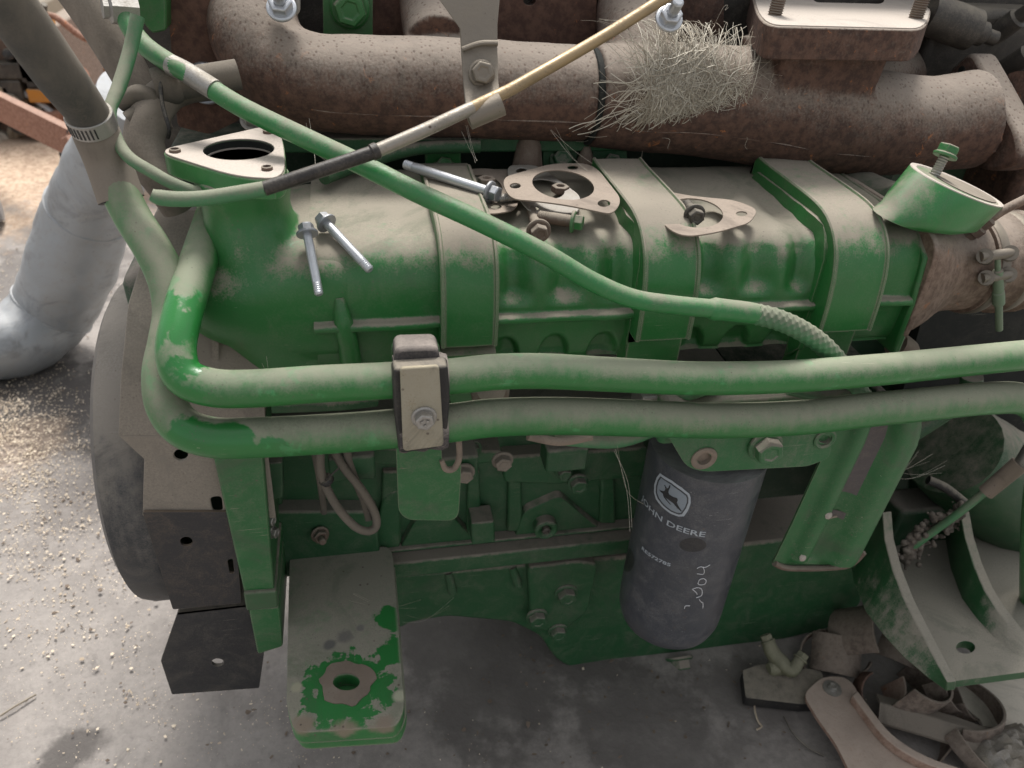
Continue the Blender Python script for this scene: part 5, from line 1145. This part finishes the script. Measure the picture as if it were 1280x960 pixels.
def webs():
    random.seed(4); m = MB()
    for (x0, y0, Y0), (x1, y1, Y1) in (((1085, 600, .03), (1165, 570, .12)), ((1100, 596, .02), (1180, 585, .12)), ((1110, 610, .03), (1150, 560, .12)), ((690, 160, .23), (740, 205, .2)), ((580, 160, .23), (600, 195, .2)), ((505, 775, .17), (560, 760, .16)), ((440, 745, .06), (520, 760, .16)), ((330, 450, .06), (345, 495, .03)), ((770, 560, .03), (800, 640, .02)), ((385, 150, .22), (400, 215, .12))):
        a, b = P(x0, y0, Y0), P(x1, y1, Y1)
        for k_ in range(3): m.tube([a+Vector((random.gauss(0, .003),)*3), a.lerp(b, .5)+Z*random.uniform(-.012, -.002), b+Vector((random.gauss(0, .005),)*3)], .00013, 3, 5)
    m.build('cobweb', 'fibre', eng, kind='stuff')
webs()
def background():
    # cast aluminium elbow pipe
    t = thing('aluminium_pipe', 'large pale grey cast pipe with a bend lying on the ground at the left', 'pipe', tuple(PZ(60, 420, 0)))
    L = [(165, 120, .62, 40), (140, 190, .50, 46), (112, 262, .36, 50), (88, 335, .22, 52), (66, 385, .115, 48), (30, 420, .075, 46), (-30, 434, .072, 44), (-120, 440, .07, 42)]
    p = [PZ(*q[:3]) for q in L]; r = [rad(q[3], w_) for q, w_ in zip(L, p)]
    pp, rr = p, r
    MB().tube(p, r, 36, 10).build('pipe_wall', 'alu', t, cast=.012)
    for i_ in (2, 4):
        ax_ = (p[i_+1]-p[i_-1]).normalized(); MB().lathe(p[i_]-ax_*.004, ax_, [(r[i_]*.98, 0), (r[i_]*1.03, .003), (r[i_]*1.03, .006), (r[i_]*.98, .009)], 32).build('weld_seam', 'alu', t, cast=.004)
    p2 = [PZ(-60, 268, .06), PZ(2, 262, .06)]; q = MB().tube(p2, [.035, .035], 24, 1).build('pipe_stub', 'alu', bevel=.004); tag(q, 'rounded grey pipe stub poking in at the left edge', 'pipe')
    # rusty bar
    a, b = PZ(-60, 90, .34), PZ(100, 168, .30)
    t = thing('rusty_bar', 'reddish rusty angle bar sloping down from the left edge to a bolted end', 'steel bar', tuple(PZ(40, 150, 0)))
    d = (b-a).normalized(); sd = Vector((-d.y, d.x, 0)).normalized()
    MB().loft([[q+Z*.0, q+sd*.02, q+sd*.02-Z*.006, q-Z*.085, q-Z*.085-sd*.006, q-sd*.006] for q in (a, b)]).build('bar', 'rust_orange', t, bevel=.001)
    hexm(b-Z*.03-sd*.006-d*.02, -sd, .028, .02, 1.3).build('bolt', 'rust_orange', t, smooth=25)
    MB().box(b-Z*.14, .05, .05, .2).build('leg', 'dark_steel', t, bevel=.004)
    # black cable with plug
    t = thing('black_cable', 'black cable ending in a small plug on the shavings', 'cable', tuple(PZ(70, 240, 0)))
    MB().tube([PZ(88, 165, .3), PZ(86, 190, .12), PZ(84, 208, .05), PZ(72, 228, .04), PZ(50, 246, .03), PZ(34, 249, .02), PZ(24, 246, .02)], .009, 12).build('lead', 'rubber_blk', t)
    MB().box(PZ(28, 247, .02), .05, .03, .02).build('plug', 'rubber_blk', t, bevel=.004)
    MB().box(PZ(86, 202, .07), .04, .03, .07).build('connector', 'rubber_blk', t, bevel=.004)
    # scrapped engines in the yard
    random.seed(21); G = 'old engines piled in the yard'
    def scrap_engine(px, py, z0, w_, h_, mat, label, seed):
        rnd = random.Random(seed); c = PZ(px, py, z0); c.z = 0
        t = thing('scrap_engine', label, 'engine', tuple(c), G)
        MB().box(c+Z*(h_*.45+.02), w_, w_*.7, h_*.8).build('engine_block', mat, t, bevel=.01, cast=.01)
        MB().box(c+Z*(h_*.9), w_*.8, w_*.45, h_*.2).build('valve_cover', rnd.choice(['tan', 'dark_steel']), t, bevel=.015)
        for i in range(rnd.randint(30, 38)):
            x, z = rnd.uniform(-.5, .5)*w_, rnd.uniform(.1, 1)*h_; r = rnd.uniform(.02, .06)
            MB().lathe(c+Vector((x, -w_*.36, z)), (rnd.uniform(-.4, .4), -1, rnd.uniform(-.2, .5)), [(r, -.05), (r, .02), (r*.8, .03), (r*.8, .06), (r*.3, .065)], 14).build('port_flange', rnd.choice(['tan', 'dark_steel', 'orange', 'alu', 'rubber_blk', 'tan', 'rust_tan', 'rust_orange', 'paper']), t, bevel=.003)
        for i in range(rnd.randint(12, 15)):
            x, z = rnd.uniform(-.5, .5)*w_, rnd.uniform(.2, 1)*h_
            pts = [c+Vector((x, -w_*.4, z))]
            for k_ in range(4): pts.append(pts[-1]+Vector((rnd.uniform(-.12, .12), rnd.uniform(-.05, .03), rnd.uniform(-.12, .1))))
            MB().tube(pts, rnd.uniform(.008, .02), 10, 5).build('pipe', rnd.choice(['dark_steel', 'tan', 'rubber_blk', 'rust_orange', 'alu']), t)
        for i in range(14): MB().box(c+Vector((rnd.uniform(-.45, .45)*w_, -w_*.37, rnd.uniform(.1, .9)*h_)), rnd.uniform(.05, .16), .08, rnd.uniform(.04, .12)).build('bracket', rnd.choice(['tan', 'rubber_blk', 'dark_steel', 'orange', 'paper']), t, bevel=.005)
    scrap_engine(20, 175, 0, .62, .50, 'rust_tan', 'brown scrap engine with orange and tan fittings behind the rusty bar', 3)
    scrap_engine(90, 120, 0, .55, .42, 'tan', 'tan scrap engine seen between the two upper hoses', 8)
    scrap_engine(150, 60, 0, .8, .52, 'tan', 'pale scrap engine beyond the second hose, farther away', 14)
    scrap_engine(-40, 90, 0, .8, .6, 'rust_tan', 'brownish scrap engine at the far left edge', 30)
    scrap_engine(215, 60, 0, .6, .35, 'white', 'white capped scrap engine glimpsed under the bright green line', 41)
    scrap_engine(90, 22, 0, 1.0, .8, 'tan', 'large dusty scrap engine farthest off at the top left', 52)
    m = MB().box(PZ(250, 175, .15)+Vector((0, 0, -.0)), .35, .2, .3); ob = m.build('orange_crate', 'orange', bevel=.01); tag(ob, 'orange-yellow box behind the hoses, seen above the open triangular flange', 'box')
background()
